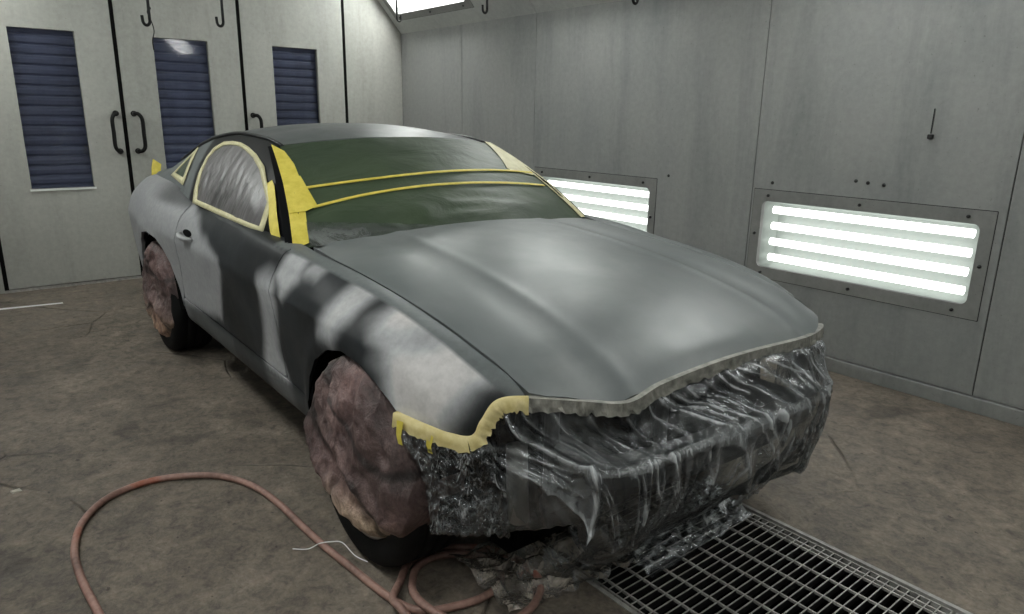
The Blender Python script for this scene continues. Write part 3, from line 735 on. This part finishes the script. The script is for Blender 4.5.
    m = MB(); m.box((.50, -.52, .28), (.55, .52, .34), .01); m.box((.55, -.56, .64), (.60, .56, .69), .01)
    for y in (-.50, 0, .50): m.box((.53, y-.02, .32), (.56, y+.02, .66), .006)
    m.box((.44, -.46, .32), (.49, .46, .64), .01); m.build('radiator_support', M['greybeam'], **C_)
    m = MB(); m.box((.40, -.62, .16), (.50, .62, .30), .01); m.box((.49, -.60, .18), (.52, .60, .66), .008); m.build('black_blocker', M['black'], **C_)  # added black panel, blocks the lit grate from showing through the sheet
    for s in (-1, 1):
        m = MB(); m.box((.36, s*.50, .42), (.80, s*.42, .52), .01); m.build('frame_rail', M['greybeam'], **C_)
        m = MB(); m.tube([(.63, s*.70, .60), (.635, s*.70, .50), (.64, s*.695, .38)], lambda t: .030, 14); m.build('headlamp_bracket', M['postmetal'], **C_)
        m = MB(); m.box((.36, s*.80, .30), (.40, s*.45, .70)); m.build('front_wheel_house', M['black'], **C_)
def blob(c, r, n=10):
    vs = []; fs = []
    for i in range(n+1):
        a = math.pi*i/n
        for k in range(2*n):
            b = math.pi*k/n; vs.append((c[0]+r[0]*math.sin(a)*math.cos(b), c[1]+r[1]*math.cos(a), c[2]+r[2]*math.sin(a)*math.sin(b)))
    for i in range(n):
        for k in range(2*n): fs.append((i*2*n+k, i*2*n+(k+1) % (2*n), (i+1)*2*n+(k+1) % (2*n), (i+1)*2*n+k))
    return vs, fs
EXPO = 0.0
# ---------------------------------------------------------------- masking, covers, hose
def strip(m, pts, fn, wd, off=.004, n=10, col=None, wob=.0):
    """tape along a polyline in the parameter plane of a surface; wd = half width in metres"""
    Q = spline([(p[0], p[1], 0) for p in pts], n); rows = []
    for i, q in enumerate(Q):
        a = Q[max(0, i-1)]; b = Q[min(len(Q)-1, i+1)]; P0 = Vector(fn(q.x, q.y)); T = (Vector(fn(b.x, b.y))-Vector(fn(a.x, a.y))).normalized()
        d = 2e-3; nn = (Vector(fn(q.x+d, q.y))-P0).cross(Vector(fn(q.x, q.y+d))-P0).normalized()
        s = nn.cross(T).normalized(); w = wd(i/(len(Q)-1)) if callable(wd) else wd; w *= 1+wob*nz(i*.9, 3.3)
        if nn.dot(P0-Vector((-1.2, 0, .6))) < 0: nn = -nn
        rows.append([P0-s*w+nn*(off-.002), P0-s*w+nn*off, P0+s*w+nn*off, P0+s*w+nn*(off-.002)])
    m.grid([[tuple(p) for p in r] for r in rows])
def tapepatch(m, outline, fn, off, flip=False, step=.02):
    patch(m, outline, fn, step=step, rim=.002, off=off, flip=flip)
def quadtape(m, pts, w=.02, th=.0015):
    """tape ribbon through 3-D points given as (point, down vector)"""
    rows = []
    for p, d in pts:
        p = Vector(p); d = Vector(d); rows.append([p, p+d])
    n = Vector((0, 0, 0))
    m.grid([[tuple(q) for q in r] for r in rows])
def ripple(p, q):
    f = .006*nz(p.x*7, p.y*3, 2)+.004*ridge(p.x*16, p.y*5, 5)
    base = math.exp(-((q[0]-.12)/.12)**2)
    fl = 1-.85*smooth01((abs(q[1])-.80)/.12); return p+Vector((.3, 0, .8))*(f*(.55+1.7*base)*fl)
def build_masking():
    # windscreen paper
    t = thing('windscreen_masking', (-.95, 0, 1.0), 'dark green masking paper held by yellow tape over the windscreen', 'masking')
    m = MB(); out = [(-.035, -1.0), (.25, -.99), (.5, -.99), (.98, -1.0), (.985, -.5), (.99, 0), (.985, .5), (.98, 1.0), (.5, 1.0), (-.02, 1.0), (-.035, .5), (-.04, 0), (-.035, -.5)]
    patch(m, out, wsh, step=.03, rim=0, off=.004, tip=ripple, flip=True)
    m.build('masking_paper', M['green'], t, carframe=True)
    m = MB(); strip(m, [(.442, -.93), (.470, -.52), (.505, .03), (.515, .55), (.50, .97)], wsh, .0075, .012); m.build('tape_strip', M['yellow'], t, carframe=True)
    m = MB(); strip(m, [(.262, -.91), (.325, -.60), (.366, -.2), (.374, .22), (.36, .6), (.337, .93)], wsh, .0075, .012); m.build('tape_strip', M['yellow'], t, carframe=True)
    m = MB(); tapepatch(m, [(.99, -1.06), (.87, -.985), (.70, -.95), (.52, -.94), (.25, -.955), (-.01, -.97), (-.04, -1.05), (.20, -1.045), (.5, -1.045)], wsh, .013, True); m.build('tape_band', M['yellow'], t, carframe=True)
    m = MB(); tapepatch(m, [(.56, -1.044), (.555, -.935), (.40, -.91), (.262, -.885), (.225, -.96), (.225, -1.044)], wsh, .0165, True); m.build('tape_band', M['yellow'], t, carframe=True)
    m = MB(); tapepatch(m, [(.99, .955), (.985, 1.03), (.5, 1.03), (.47, .94), (.52, .73), (.55, .715), (.75, .83)], wsh, .010, True); m.build('tape_band', M['cream'], t, carframe=True)
    m = MB(); tapepatch(m, [(.5, .965), (.5, 1.035), (.25, 1.035), (-.01, 1.035), (-.01, .985), (.25, .975)], wsh, .010, True); m.build('tape_band', M['cream'], t, carframe=True)
    # clear strip of film over the foot of the paper
    m = MB(); rows = []; cs = []
    for i in range(41):
        y = -.73+.52*i/40; rows.append([]); cs.append([])
        top = .13-.12*i/40
        for j in range(7):
            a = -.05+(top+.05)*j/6; p = Vector(wsh(a, y/.75)); f = .010*nz(y*14, j*.6, 7)+.006*ridge(y*30, j*.5, 2)
            rows[-1].append(tuple(p+Vector((.5, 0, .86))*(.020+max(0, f*.6)))); kk = (1-smooth01(i/36))*(1-smooth01((j-2)/4)); cs[-1].append((.55*kk*(1+.6*nz(y*9, j)), .08, 0))
    m.grid(rows, cs); m.build('clear_film', M['basefilm'], t, carframe=True)
    # side window
    t = thing('door_window_masking', (-1.5, -.80, 1.0), 'wrinkled grey film taped over the door window', 'masking')
    inn = [(-1.905, 1.012), (-1.49, 1.006), (-1.113, .992), (-1.005, .988), (-1.03, 1.083), (-1.14, 1.137), (-1.297, 1.200), (-1.45, 1.244), (-1.612, 1.272), (-1.75, 1.287), (-1.865, 1.288), (-1.98, 1.280), (-2.067, 1.250), (-2.09, 1.21), (-2.05, 1.14), (-1.98, 1.07)]
    out = [(-1.955, .990), (-1.459, .982), (-1.101, .972), (-.965, .968), (-.998, 1.085), (-1.13, 1.152), (-1.283, 1.217), (-1.45, 1.262), (-1.612, 1.289), (-1.75, 1.304), (-1.88, 1.306), (-2.02, 1.298), (-2.12, 1.264), (-2.135, 1.215), (-2.09, 1.13), (-2.02, 1.05)]
    m = MB(); patch(m, inn, cabin, step=.02, rim=0, off=.005, flip=False, tip=lambda p, q: p+Vector((0, -1, 0))*(.006*ridge((q[0]+q[1]*.9)*22, (q[1]-q[0])*2.5, 1)*max(0, min(1, pdist(q, inn)/.06))))
    m.build('window_film', M['winfilm'], t, carframe=True)
    def ring(m, a, b, off):
        A = [Vector(cabin(*p)) for p in a]; B = [Vector(cabin(*p)) for p in b]; n = len(A)
        def dens(L):
            o = []
            for i in range(n):
                for k in range(4): o.append(L[i].lerp(L[(i+1) % n], k/4))
            return o
        A, B = dens(A), dens(B); o = Vector((0, -1, .45)).normalized()
        m.grid([[tuple(p+o*(off-.004)) for p in A], [tuple(p+o*off) for p in A], [tuple(p+o*off) for p in B], [tuple(p+o*(off-.004)) for p in B]], closed=True)
    m = MB(); ring(m, inn, out, .010); m.build('tape_border', M['cream'], t, carframe=True)
    m = MB(); tapepatch(m, [(-1.12, 1.150), (-1.03, 1.095), (-.985, 1.06), (-.90, .975), (-.86, .952), (-.80, .952), (-.86, 1.01), (-.955, 1.085), (-1.05, 1.145), (-1.10, 1.165)], cabin, .012); m.build('tape_strip', M['yellow'], t, carframe=True)
    # quarter window
    t = thing('quarter_window_masking', (-2.5, -.75, 1.05), 'small triangle of green paper in cream tape on the rear quarter window', 'masking')
    a = [(-2.62, 1.105), (-2.50, 1.205), (-2.39, 1.12), (-2.345, 1.085)]; b = [(-2.70, 1.085), (-2.47, 1.245), (-2.34, 1.12), (-2.30, 1.050)]
    a = [(-2.36, 1.088), (-2.40, 1.14), (-2.505, 1.21), (-2.64, 1.095)]; b = [(-2.295, 1.052), (-2.36, 1.15), (-2.52, 1.248), (-2.72, 1.075)]
    m = MB(); patch(m, a, cabin, step=.02, rim=0, off=.006); m.build('masking_paper', M['green'], t, carframe=True)
    m = MB(); ring(m, a, b, .012); m.build('tape_border', M['cream'], t, carframe=True)
    # upright tag of tape at the tail
    m = MB(); x, y = -3.56, -.63; z = side(x, .79)[2]
    for o_ in (0, .003):
        m.grid([[(x-.03+o_, y-.05, z-.01), (x-.03+o_, y-.045, z+.05), (x-.03+o_, y-.03, z+.11)], [(x+.02+o_, y+.00, z-.005), (x+.02+o_, y+.005, z+.05), (x+.02+o_, y+.01, z+.075)]])
    o = m.build('tape_tag', M['yellow'], carframe=True); tag(o, 'small yellow tape tag standing up at the tail of the car', 'tape')
# ---- big drape
TOP = [(.340, -.905, .640), (.449, -.868, .630), (.572, -.812, .628), (.602, -.788, .683), (.622, -.756, .734), (.670, -.696, .745), (.745, -.585, .735), (.795, -.462, .718), (.797, -.33, .742), (.80, -.1, .757), (.80, .11, .756), (.793, .36, .742), (.765, .50, .728), (.722, .635, .716), (.675, .715, .708), (.56, .81, .66), (.42, .87, .64)]
LEDGE = [(.42, -.865, .50), (.51, -.80, .48), (.62, -.75, .49), (.71, -.715, .52), (.79, -.67, .55), (.845, -.625, .575), (.87, -.55, .575), (.885, -.45, .575), (.90, -.33, .585), (.925, -.1, .595), (.925, .11, .60), (.900, .32, .585), (.860, .45, .575), (.80, .56, .56), (.73, .635, .54), (.62, .70, .52), (.48, .78, .50)]
BOT = [(.43, -.845, .31), (.50, -.79, .32), (.58, -.72, .33), (.66, -.69, .36), (.76, -.64, .41), (.835, -.61, .445), (.85, -.54, .37), (.85, -.48, .335), (.84, -.33, .37), (.84, -.1, .35), (.84, .11, .35), (.82, .31, .35), (.79, .43, .29), (.76, .53, .23), (.70, .60, .20), (.58, .66, .22), (.46, .74, .26)]
TUCK = [(.38, -.78, .33), (.42, -.70, .34), (.46, -.62, .34), (.50, -.58, .34), (.58, -.54, .33), (.62, -.50, .30), (.62, -.44, .20), (.58, -.38, .10), (.56, -.28, .06), (.55, -.08, .05), (.54, .12, .05), (.55, .30, .05), (.57, .40, .08), (.60, .46, .12), (.56, .52, .14), (.46, .58, .16), (.40, .64, .2)]
FOLDS = [((4.0, .08), (5.0, 1.0), .030, .30, 1.), ((2.15, .1), (3.6, 1.0), .018, .35, .45), ((3.6, 1.0), (5.0, 2.0), .018, .30, .6), ((5.0, 1.0), (5.0, 2.0), .030, .28, .9),
 ((5.0, 2.0), (6.2, 2.05), .015, .2, .8), ((5.0, 1.02), (5.9, 1.9), .008, .14, .7), ((5.15, 1.0), (6.2, 1.95), .008, .12, .6), ((2.3, .12), (5.0, 1.0), .008, .16, .5), ((2.3, .12), (4.6, 1.35), .006, .14, .4),
 ((7.9, .1), (9.5, 1.9), .030, .32, .9), ((8.2, .15), (9.9, 1.6), .020, .24, .7), ((8.7, .3), (10.2, 1.8), .022, .26, .8), ((9.2, .12), (10.0, 1.0), .022, .26, .6), ((9.7, .1), (10.9, 1.7), .028, .30, .9), ((10.3, .1), (10.7, .9), .022, .26, .5), ((10.5, .35), (11.6, 1.85), .024, .26, .9), ((11.3, .3), (12.1, 1.0), .020, .22, .8), ((11.0, .6), (12.2, 1.9), .016, .2, .7),
 ((12.4, .1), (12.6, 1.0), .020, .35, .5), ((6.1, .1), (6.9, .95), .012, .22, .5), ((5.4, .1), (5.9, .95), .008, .18, .3), ((4.6, .1), (5.6, .9), .008, .16, .3), ((7.0, .15), (7.5, .8), .012, .2, .4),
 ((13.1, .3), (13.0, 1.9), .018, .3, .5)]
_r = random.Random(5)
for _k in range(30):
    _u = 6.35+_k*.245+_r.uniform(-.06, .06); _e = _r.choice((1.35, 1.6, 1.85, 2.1)); FOLDS.append(((_u, 1.0+_r.uniform(-.02, .12)), (_u+_r.uniform(-.12, .28), _e), _r.uniform(.010, .022), _r.uniform(.11, .19), _r.uniform(.45, 1.0)))
for _k in range(15):
    _u = 7.7+_k*.36+_r.uniform(-.1, .1); _v = _r.uniform(.08, .35); FOLDS.append(((_u, _v), (_u+_r.uniform(.25, .9), _v+_r.uniform(.35, .75)), _r.uniform(.010, .020), _r.uniform(.12, .2), _r.uniform(.35, .9)))
def build_drape():
    n = len(TOP); t = thing('plastic_sheeting', (.6, 0, 0), 'clear crumpled plastic sheeting taped along the car nose and hanging to the floor', 'sheeting')
    A = []
    for i in range(n):
        T, Lg = Vector(TOP[i]), Vector(LEDGE[i]); k = .0 if i < 3 or i > 14 else 1
        k *= 1 if i < 10 else .25; A.append(T.lerp(Lg, .5)+Vector((-.055*k, 0, -.02*k)))
    M2 = [Vector(LEDGE[i]).lerp(Vector(BOT[i]), .5)+Vector((.012, 0, 0)) for i in range(n)]
    U2 = [Vector(BOT[i]).lerp(Vector(TUCK[i]), .45)+Vector((0, 0, -.015)) for i in range(n)]
    rows6 = [[Vector(p) for p in TOP], A, [Vector(p) for p in LEDGE], M2, [Vector(p) for p in BOT], U2, [Vector(p) for p in TUCK]]
    NU = 60; cols_ = [spline(r, NU) for r in rows6]; nu = len(cols_[0])
    G = []; CC = []
    counts = [0, 14, 14, 12, 12, 8, 8]
    for i in range(nu):
        c = [r[i] for r in cols_]; u = i/NU; col = []; cc = []
        # the line down the sheet, creased at the ledge
        s1 = spline([c[0], c[1], c[2]], 24)[:-1]; s2 = spline([c[2], c[3], c[4]], 24)[:-1]; s3 = spline([c[4], c[5], c[6]], 10)
        L = s1+s2+s3
        for j, p in enumerate(L):
            v = j/48 if j < 48 else (1+(j-48)/48 if j < 96 else 2+(j-96)/20)
            L[j] = (p, v)
        G.append(L)
    P = [[q[0].copy() for q in L] for L in G]; out = []
    for i in range(nu):
        row = []; crow = []; u = i/NU
        for j in range(len(P[0])):
            p, v = G[i][j]
            a = P[max(0, i-1)][j]; b = P[min(nu-1, i+1)][j]; c = P[i][max(0, j-1)]; d = P[i][min(len(P[0])-1, j+1)]
            nn = (b-a).cross(c-d); nn = nn.normalized() if nn.length > 1e-9 else Vector((1, 0, 0))
            if nn.x < 0: nn = -nn
            e = smooth01((v-.10)/.22)                      # held flat by the tape
            low = max(0, min(1, (v-.85)*2)); rg = 0; den = 0
            for (u0, v0), (u1, v1), amp, wd, dn_ in FOLDS:
                ax, ay, bx, by = u0, v0*1.6, u1, v1*1.6; px, py = u, v*1.6; vx, vy = bx-ax, by-ay; L2 = vx*vx+vy*vy
                tt = max(0, min(1, ((px-ax)*vx+(py-ay)*vy)/L2)); ds = math.hypot(px-ax-tt*vx, py-ay-tt*vy)
                if ds < wd:
                    k = (1-ds/wd); rg = max(rg, amp*k**1.2) if u > 6.3 else rg+amp*k**1.4; den = max(den, dn_*max(0, 1-ds/(wd*.5 if u < 6.3 else .055))**1.3)
            calm = 1 if u < 7 else .8
            dd = rg*e+.010*ridge(u*.8+v*.6, v*.5, 1)*e*(1-.5*low)+.005*ridge(u*3.1-v*1.2, v*.9, 5)*e*calm
            if u > 6.2: dd += (.013*ridge(u*3.0+.3*v, v*.5, 9)+.008*ridge(u*7.5, v*.7, 12))*e*low
            if u > 8: dd += .010*ridge(u*1.5-v*1.6, v*.6, 21)*e*(1-low)*(1-.6*smooth01((u-11)/1))
            if u < 2.4: dd += (.012*ridge(u*3.5+v, v*3.5, 33)+.007*ridge(u*8, v*7, 35))*e
            q = p+nn*dd
            if v > 2.5: q.z = max(q.z, .012+.02*abs(nz(u*6, v*5)))
            row.append(tuple(q))
            far = smooth01((u-11.2)/1.2)*(1-smooth01((v-1.0)/.25)); nearb = 1-smooth01((u-2.2)/.5)
            veil = .02+.20*max(0, nz(u*.9, v*1.1, 31))+.30*far+.03*smooth01((u-7)/2)+(.22*math.exp(-((u-4.3)/.9)**2-((v-1.35)/.45)**2))
            veil += .75*den+.12*(1-abs(v-1)/.06 if abs(v-1) < .06 and u > 5 else 0)*4
            crm = .12+.25*low*smooth01((u-6)/1.5)+.60*nearb+.25*smooth01((v-2)/.3)
            crow.append((min(1, veil), min(1, crm), 0))
        out.append(row); CC.append(crow)
    m = MB(); m.grid(out, CC); o = m.build('plastic_sheet', M['film'], t, carframe=True)
    # loose tail of film standing by the grate
    # tape edge: yellow over the headlamp, greyed along the bonnet
    def edge(i0, i1, w, mat, name):
        pts = spline(TOP, 12)[i0*12:i1*12+1]; rows = []
        for k, p in enumerate(pts):
            a = pts[max(0, k-1)]; b = pts[min(len(pts)-1, k+1)]; T = (b-a).normalized(); outv = Vector((T.y, -T.x, 0)).normalized()
            if outv.dot(Vector((p.x-.0, p.y, 0))) < 0: outv = -outv
            dn = outv.cross(T).normalized(); dn = dn if dn.z < 0 else -dn
            ww = w*(1+.35*nz(k*.35, i0)+.45*nz(k*1.3, i0+5)); lip = dn*(-.010)+outv*.006
            rows.append([tuple(p+lip-outv*.012), tuple(p+lip+outv*.006), tuple(p+outv*(.013+.008*nz(k*.8, 9))+dn*ww*.5), tuple(p+outv*(.014+.014*nz(k*.7, 4))+dn*ww)])
        m = MB(); m.grid(rows); m.build(name, M[mat], t, carframe=True, smooth=(mat != 'greytape'))
    edge(0, 2, .030, 'ochre', 'tape_edge'); edge(2, 5, .028, 'ochre', 'tape_edge'); edge(5, 16, .027, 'greytape', 'tape_edge')
    m = MB()
    for x0, y0, z0, dx, L in ((.375, -.915, .635, .012, .07), (.468, -.875, .620, .012, .055)):
        m.grid([[(x0-dx, y0, z0), (x0+dx, y0+.008, z0)], [(x0-dx*.8, y0-.004, z0-L*.6), (x0+dx*.8, y0, z0-L*.6)], [(x0-dx*.6, y0, z0-L), (x0+dx*.9, y0+.004, z0-L)]])
    m.build('tape_tab', M['yellow'], t, carframe=True)
    # crumpled film on the floor
    m = MB(); rows = []; cs = []; NX, NY = 46, 90
    for i in range(NX+1):
        a = i/NX; rows.append([]); cs.append([])
        for j in range(NY+1):
            b = j/NY
            y = -.66+.60*b; x = .20+.20*b+(.36-.12*b)*a+.05*nz(a*2, b*5, 4)
            x += .03*nz(b*14, 3.1, a)
            z = .010+.05*max(0, ridge(a*4.5+b*1.2, b*3.5, 2)-.2)*math.sin(math.pi*a)**.5+.018*abs(nz(a*13, b*11, 8))+.05*math.exp(-((a-.25)/.3)**2)*smooth01(b*3)
            rows[-1].append((x, y, z)); st = ridge(a*9+b*1.5, b*1.6, 4); cs[-1].append((max(.12, min(.92, .44+.55*max(0, st)**3+.4*nz(a*6, b*6, 9)))*smooth01(a/.12+.2), .7, 0))
    m.grid(rows, cs); o = m.build('floor_film', M['floorfilm'], carframe=True); tag(o, 'crumpled clear film lying on the concrete beside the hose coil', 'film')
    m = MB(); rows = []; cs = []
    for i in range(30):
        a = i/29; rows.append([]); cs.append([])
        for j in range(60):
            b = j/59; x = .50+.20*a+.02*nz(b*7, 2)-.03*b; y = -.18+.60*b; z = .006+.035*max(0, ridge(a*5, b*6, 4)-.3)*a*(1-a)*4+.012*abs(nz(a*9, b*19, 8))+.07*(1-a)**2
            rows[-1].append((x, y, z)); st = ridge(a*4+b*.5, b*3, 8); cs[-1].append((max(.02, .04+.65*max(0, st-.35)*1.2*math.sin(math.pi*a)), .45, 0))
    m.grid(rows, cs); o = m.build('grate_film', M['film'], carframe=True); tag(o, 'thin clear film spread over the near end of the floor grate', 'film')
    # bright hanging flap at the far lower corner
    m = MB(); rows = []; cs = []
    for i in range(26):
        a = i/25; rows.append([]); cs.append([])
        for j in range(26):
            b = j/25; x = .74-.16*b+.02*ridge(a*3, b*2, 5); y = .36+.20*a-.02*b; z = .27*(1-b)+.02+.03*a*(1-b)
            f = .018*ridge(a*3.2+b, b*1.5, 6)+.010*ridge(a*8, b*5, 3); rows[-1].append((x+f, y, z+f*.5)); cs[-1].append((.55, .8, 0))
    m.grid(rows, cs); m.build('loose_flap', M['film'], t, carframe=True)
def build_covers():
    def cover(cx, cz, y0, prof, zb, bulge, label, seed, ox=0):
        m = MB(); NT_, NR = 150, 60; rows = []; cs = []
        def rad(th):
            # piecewise radii by direction: forward, up, back, down
            d = [(0, prof[0]), (math.pi/2, prof[1]), (math.pi, prof[2]), (1.5*math.pi, prof[3]), (2*math.pi, prof[0])]
            for (a, ra), (b, rb) in zip(d[:-1], d[1:]):
                if a <= th <= b: t = (th-a)/(b-a); k = smooth01(t); return ra+(rb-ra)*k
        for i in range(NR+1):
            u = i/NR*1.35; rows.append([]); cs.append([])
            for j in range(NT_):
                th = 2*math.pi*j/NT_; r0 = rad(th)*(1-.13*math.exp(-((th-2.3)/.55)**2))
                sn = math.sin(th); zlow = zb+.03*nz(math.cos(th)*5, seed)-.055*math.cos(th)
                if sn < 0: r0 = min(r0, (cz-zlow)/-sn)
                rr = r0*min(1, u)**.9; inn = max(0, u-1)
                x = cx+rr*math.cos(th); z = cz+rr*sn
                dome = bulge*(1-min(1, u)**2.6); y = y0+dome-(.02 if u > .85 else 0)*smooth01((u-.85)/.15)
                y -= inn*.55*(1 if z > zb+.05 else .25)
                # folds radiate from the top, horizontal sags lower down
                f = .016*ridge(math.cos(th)*1.6+x*7, z*2.0, seed)*smooth01((z-cz)/.2)+.040*(ridge(x*1.1, z*4.2+x*2.4, seed+4)-.2)*smooth01((cz+.16-z)/.2)+.009*ridge(x*9, z*7, seed+7)+.004*nz(x*30, z*30, seed)+.014*ridge(x*11, z*4.5, seed+8)*smooth01((z-.42)/.15)+.007*ridge(x*16+z*6, z*16-x*5, seed+12)
                y += f-.008
                z2 = max(z, .012)
                rows[-1].append((x+.10*f*math.cos(th), -y, z2))
                k = (.72+.5*smooth01((.42-z)/.3))*(1.0+.45*nz(x*6, z*6, seed+2)); dk = 1-.72*smooth01((ridge(x*3.2+z, z*3.8, seed+9)-.86)/.08)  # dk paints the shade of crevices between folds as dark lines
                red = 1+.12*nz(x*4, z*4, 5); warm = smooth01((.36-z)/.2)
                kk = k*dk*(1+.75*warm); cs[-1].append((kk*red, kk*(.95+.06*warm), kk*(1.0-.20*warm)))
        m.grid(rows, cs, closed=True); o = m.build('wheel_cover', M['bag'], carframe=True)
        tag(o, label, 'wheel cover', 'wheel covers'); return o
    cover(.04, .40, .905, (.36, .335, .335, .25), .165, .05, 'crumpled brown wheel cover on the front wheel, large in front', 3)
    cover(-2.69, .38, .890, (.34, .32, .345, .28), .125, .035, 'crumpled brown wheel cover on the rear wheel near the doors', 11)
def build_small():
    pts = [(-.05, -1.64, .014), (-.109, -1.63, .014), (-.227, -1.637, .014), (-.428, -1.648, .014), (-.607, -1.638, .014), (-.783, -1.583, .014), (-.907, -1.478, .014), (-.945, -1.329, .014), (-.896, -1.189, .014), (-.802, -1.082, .014), (-.649, -1.012, .014), (-.458, -.983, .014), (-.282, -.975, .014), (-.095, -.963, .014), (.054, -.946, .014), (.218, -.928, .014), (.330, -.905, .014), (.390, -.865, .014), (.422, -.798, .014), (.444, -.709, .014), (.435, -.628, .014), (.386, -.574, .014), (.326, -.556, .014), (.27, -.574, .014), (.21, -.634, .016), (.182, -.717, .018), (.209, -.788, .022), (.275, -.840, .032), (.330, -.868, .040), (.40, -.870, .040), (.48, -.842, .028), (.537, -.80, .016), (.577, -.726, .014), (.582, -.635, .014), (.55, -.556, .014), (.499, -.503, .014), (.43, -.483, .014), (.351, -.487, .014), (.25, -.53, .014), (.17, -.62, .014), (.14, -.70, .014), (.16, -.79, .014), (.23, -.86, .018), (.31, -.93, .040), (.37, -.935, .042), (.47, -.93, .02), (.60, -.93, .014), (.80, -.98, .014), (1.1, -1.1, .014)]
    m = MB(); m.tube(spline(pts, 8), .0125, 12); o = m.build('air_hose', M['hose']); tag(o, 'reddish brown air hose looping over the floor beside the front wheel', 'hose')
    m = MB(); m.tube(spline([(-.17, -1.05, .003), (-.125, -1.015, .012), (-.105, -.98, .030), (-.07, -.955, .045), (-.02, -.935, .060), (.05, -.925, .045), (.12, -.915, .055)], 8), .0018, 6)
    o = m.build('thin_wire', M['whitestrip']); tag(o, 'thin pale wire from the front wheel cover to the hose', 'wire')
    m = MB(); m.add([(-4.444, -1.62, .002), (-4.395, -1.62, .002), (-4.345, -1.19, .002), (-4.38, -1.19, .002)], [(0, 1, 2, 3)]); m.add([(-4.444, -1.62, .0), (-4.395, -1.62, .0), (-4.345, -1.19, .0), (-4.38, -1.19, .0)], [(3, 2, 1, 0)]); o = m.build('floor_light_streak', M['whitestrip']); tag(o, 'narrow streak of light on the floor before the left door, built as a white strip', 'strip')  # light leaking under the door, built as a flat white strip
    for (x, y, lb) in ((-1.195, -1.755, 'pale chip lying on the concrete at the left edge'),):
        m = MB(); m.add(*[[(x-.012, y-.02, .0), (x+.014, y-.012, .0), (x+.010, y+.02, .0), (x-.016, y+.014, .0), (x-.010, y-.018, .005), (x+.012, y-.010, .007), (x+.008, y+.018, .004), (x-.013, y+.012, .006)], [(3, 2, 1, 0), (4, 5, 6, 7), (0, 1, 5, 4), (1, 2, 6, 5), (2, 3, 7, 6), (3, 0, 4, 7)]]); o = m.build('debris_chip', M['chip']); tag(o, lb, 'debris')
    # hooks
    def hook(x, y, z, zt, lb, r=.036, dirx=(0, -1), wire=False, rr=.010):
        dx, dy = dirx; pts = [(x, y, zt), (x, y, z+.35 if z+.35 < zt else (z+zt)/2), (x, y, z+.05)]
        C0 = (x+dx*r*.6, y+dy*r*.6)
        for k in range(0, 9):
            a = math.pi*k/8; pts.append((C0[0]-dx*r*.6*math.cos(a), C0[1]-dy*r*.6*math.cos(a), z+.025-.03*math.sin(a)))
        pts.append((x+dx*r*1.25, y+dy*r*1.25, z+.055))
        m = MB(); m.tube(spline(pts, 3), rr, 8)
        if wire: m.tube(spline([(x+.005, y, z+.12), (x, y+.012, z+.10), (x, y-.010, z+.08), (x, y+.01, z+.02), (x, y+.02, z-.04), (x, y+.004, z-.1), (x, y+.006, z-.16)], 5), .0035, 6)
        o = m.build('ceiling_hook', M['blacksteel']); tag(o, lb, 'hook', 'hooks hanging from the booth ceiling'); return o
    def bz(y): return min(ZC, ZT+(YW-y)*BZ/BY) if y > 0 else ZC
    hook(-3.5, -.545, 2.01, ZC, 'black hook with a loose wire before the middle door, leftmost hook', wire=True)
    hook(-3.5, -.065, 2.045, ZC, 'black hook hanging between the middle and right door', dirx=(0, -1))
    hook(-4.4, 1.86, 2.33, bz(1.86), 'black hook beside the corner lamp', dirx=(0, 1))
    hook(-3.015, 1.9, 2.275, bz(1.9), 'black hook on the sloping strip right of the corner lamp', dirx=(0, -1))
    hook(-1.39, 1.9, 2.18, bz(1.9), 'black hook at the top edge, rightmost of the hooks', dirx=(0, -1))
# ---------------------------------------------------------------- build
build_room(); build_lamps(); build_grate(); build_car(); build_masking(); build_drape(); build_covers(); build_small()
# camera
PIT, YAW, ROLL, F = .2624, .6820, .0168, 706.16
h = Vector((-math.cos(YAW), math.sin(YAW), 0)); fw = h*math.cos(PIT)-Vector((0, 0, math.sin(PIT))); r_ = h.cross(Vector((0, 0, 1))); u_ = r_.cross(fw)
c_, s_ = math.cos(ROLL), math.sin(ROLL); r_, u_ = r_*c_+u_*s_, u_*c_-r_*s_
cd = bpy.data.cameras.new('camera'); cam = bpy.data.objects.new('camera', cd); COL.objects.link(cam)
mt = Matrix((r_, u_, -fw)).transposed().to_4x4(); mt.translation = (1.952, -1.8179, 1.4517); cam.matrix_world = mt
cd.sensor_width = 36; cd.lens = F/1024*36; cd.clip_start = .02; sc.camera = cam
w = bpy.data.worlds.new('world'); sc.world = w; w.use_nodes = True; w.node_tree.nodes['Background'].inputs[0].default_value = (.02, .02, .022, 1); w.node_tree.nodes['Background'].inputs[1].default_value = 1
vs = sc.view_settings; vs.view_transform = 'Standard'; vs.look = 'None'; vs.gamma = 1; vs.use_curve_mapping = False; vs.exposure = EXPO
sc.cycles.use_denoising = True; sc.cycles.max_bounces = 8; sc.cycles.transparent_max_bounces = 16; sc.cycles.caustics_reflective = False; sc.cycles.sample_clamp_indirect = 4
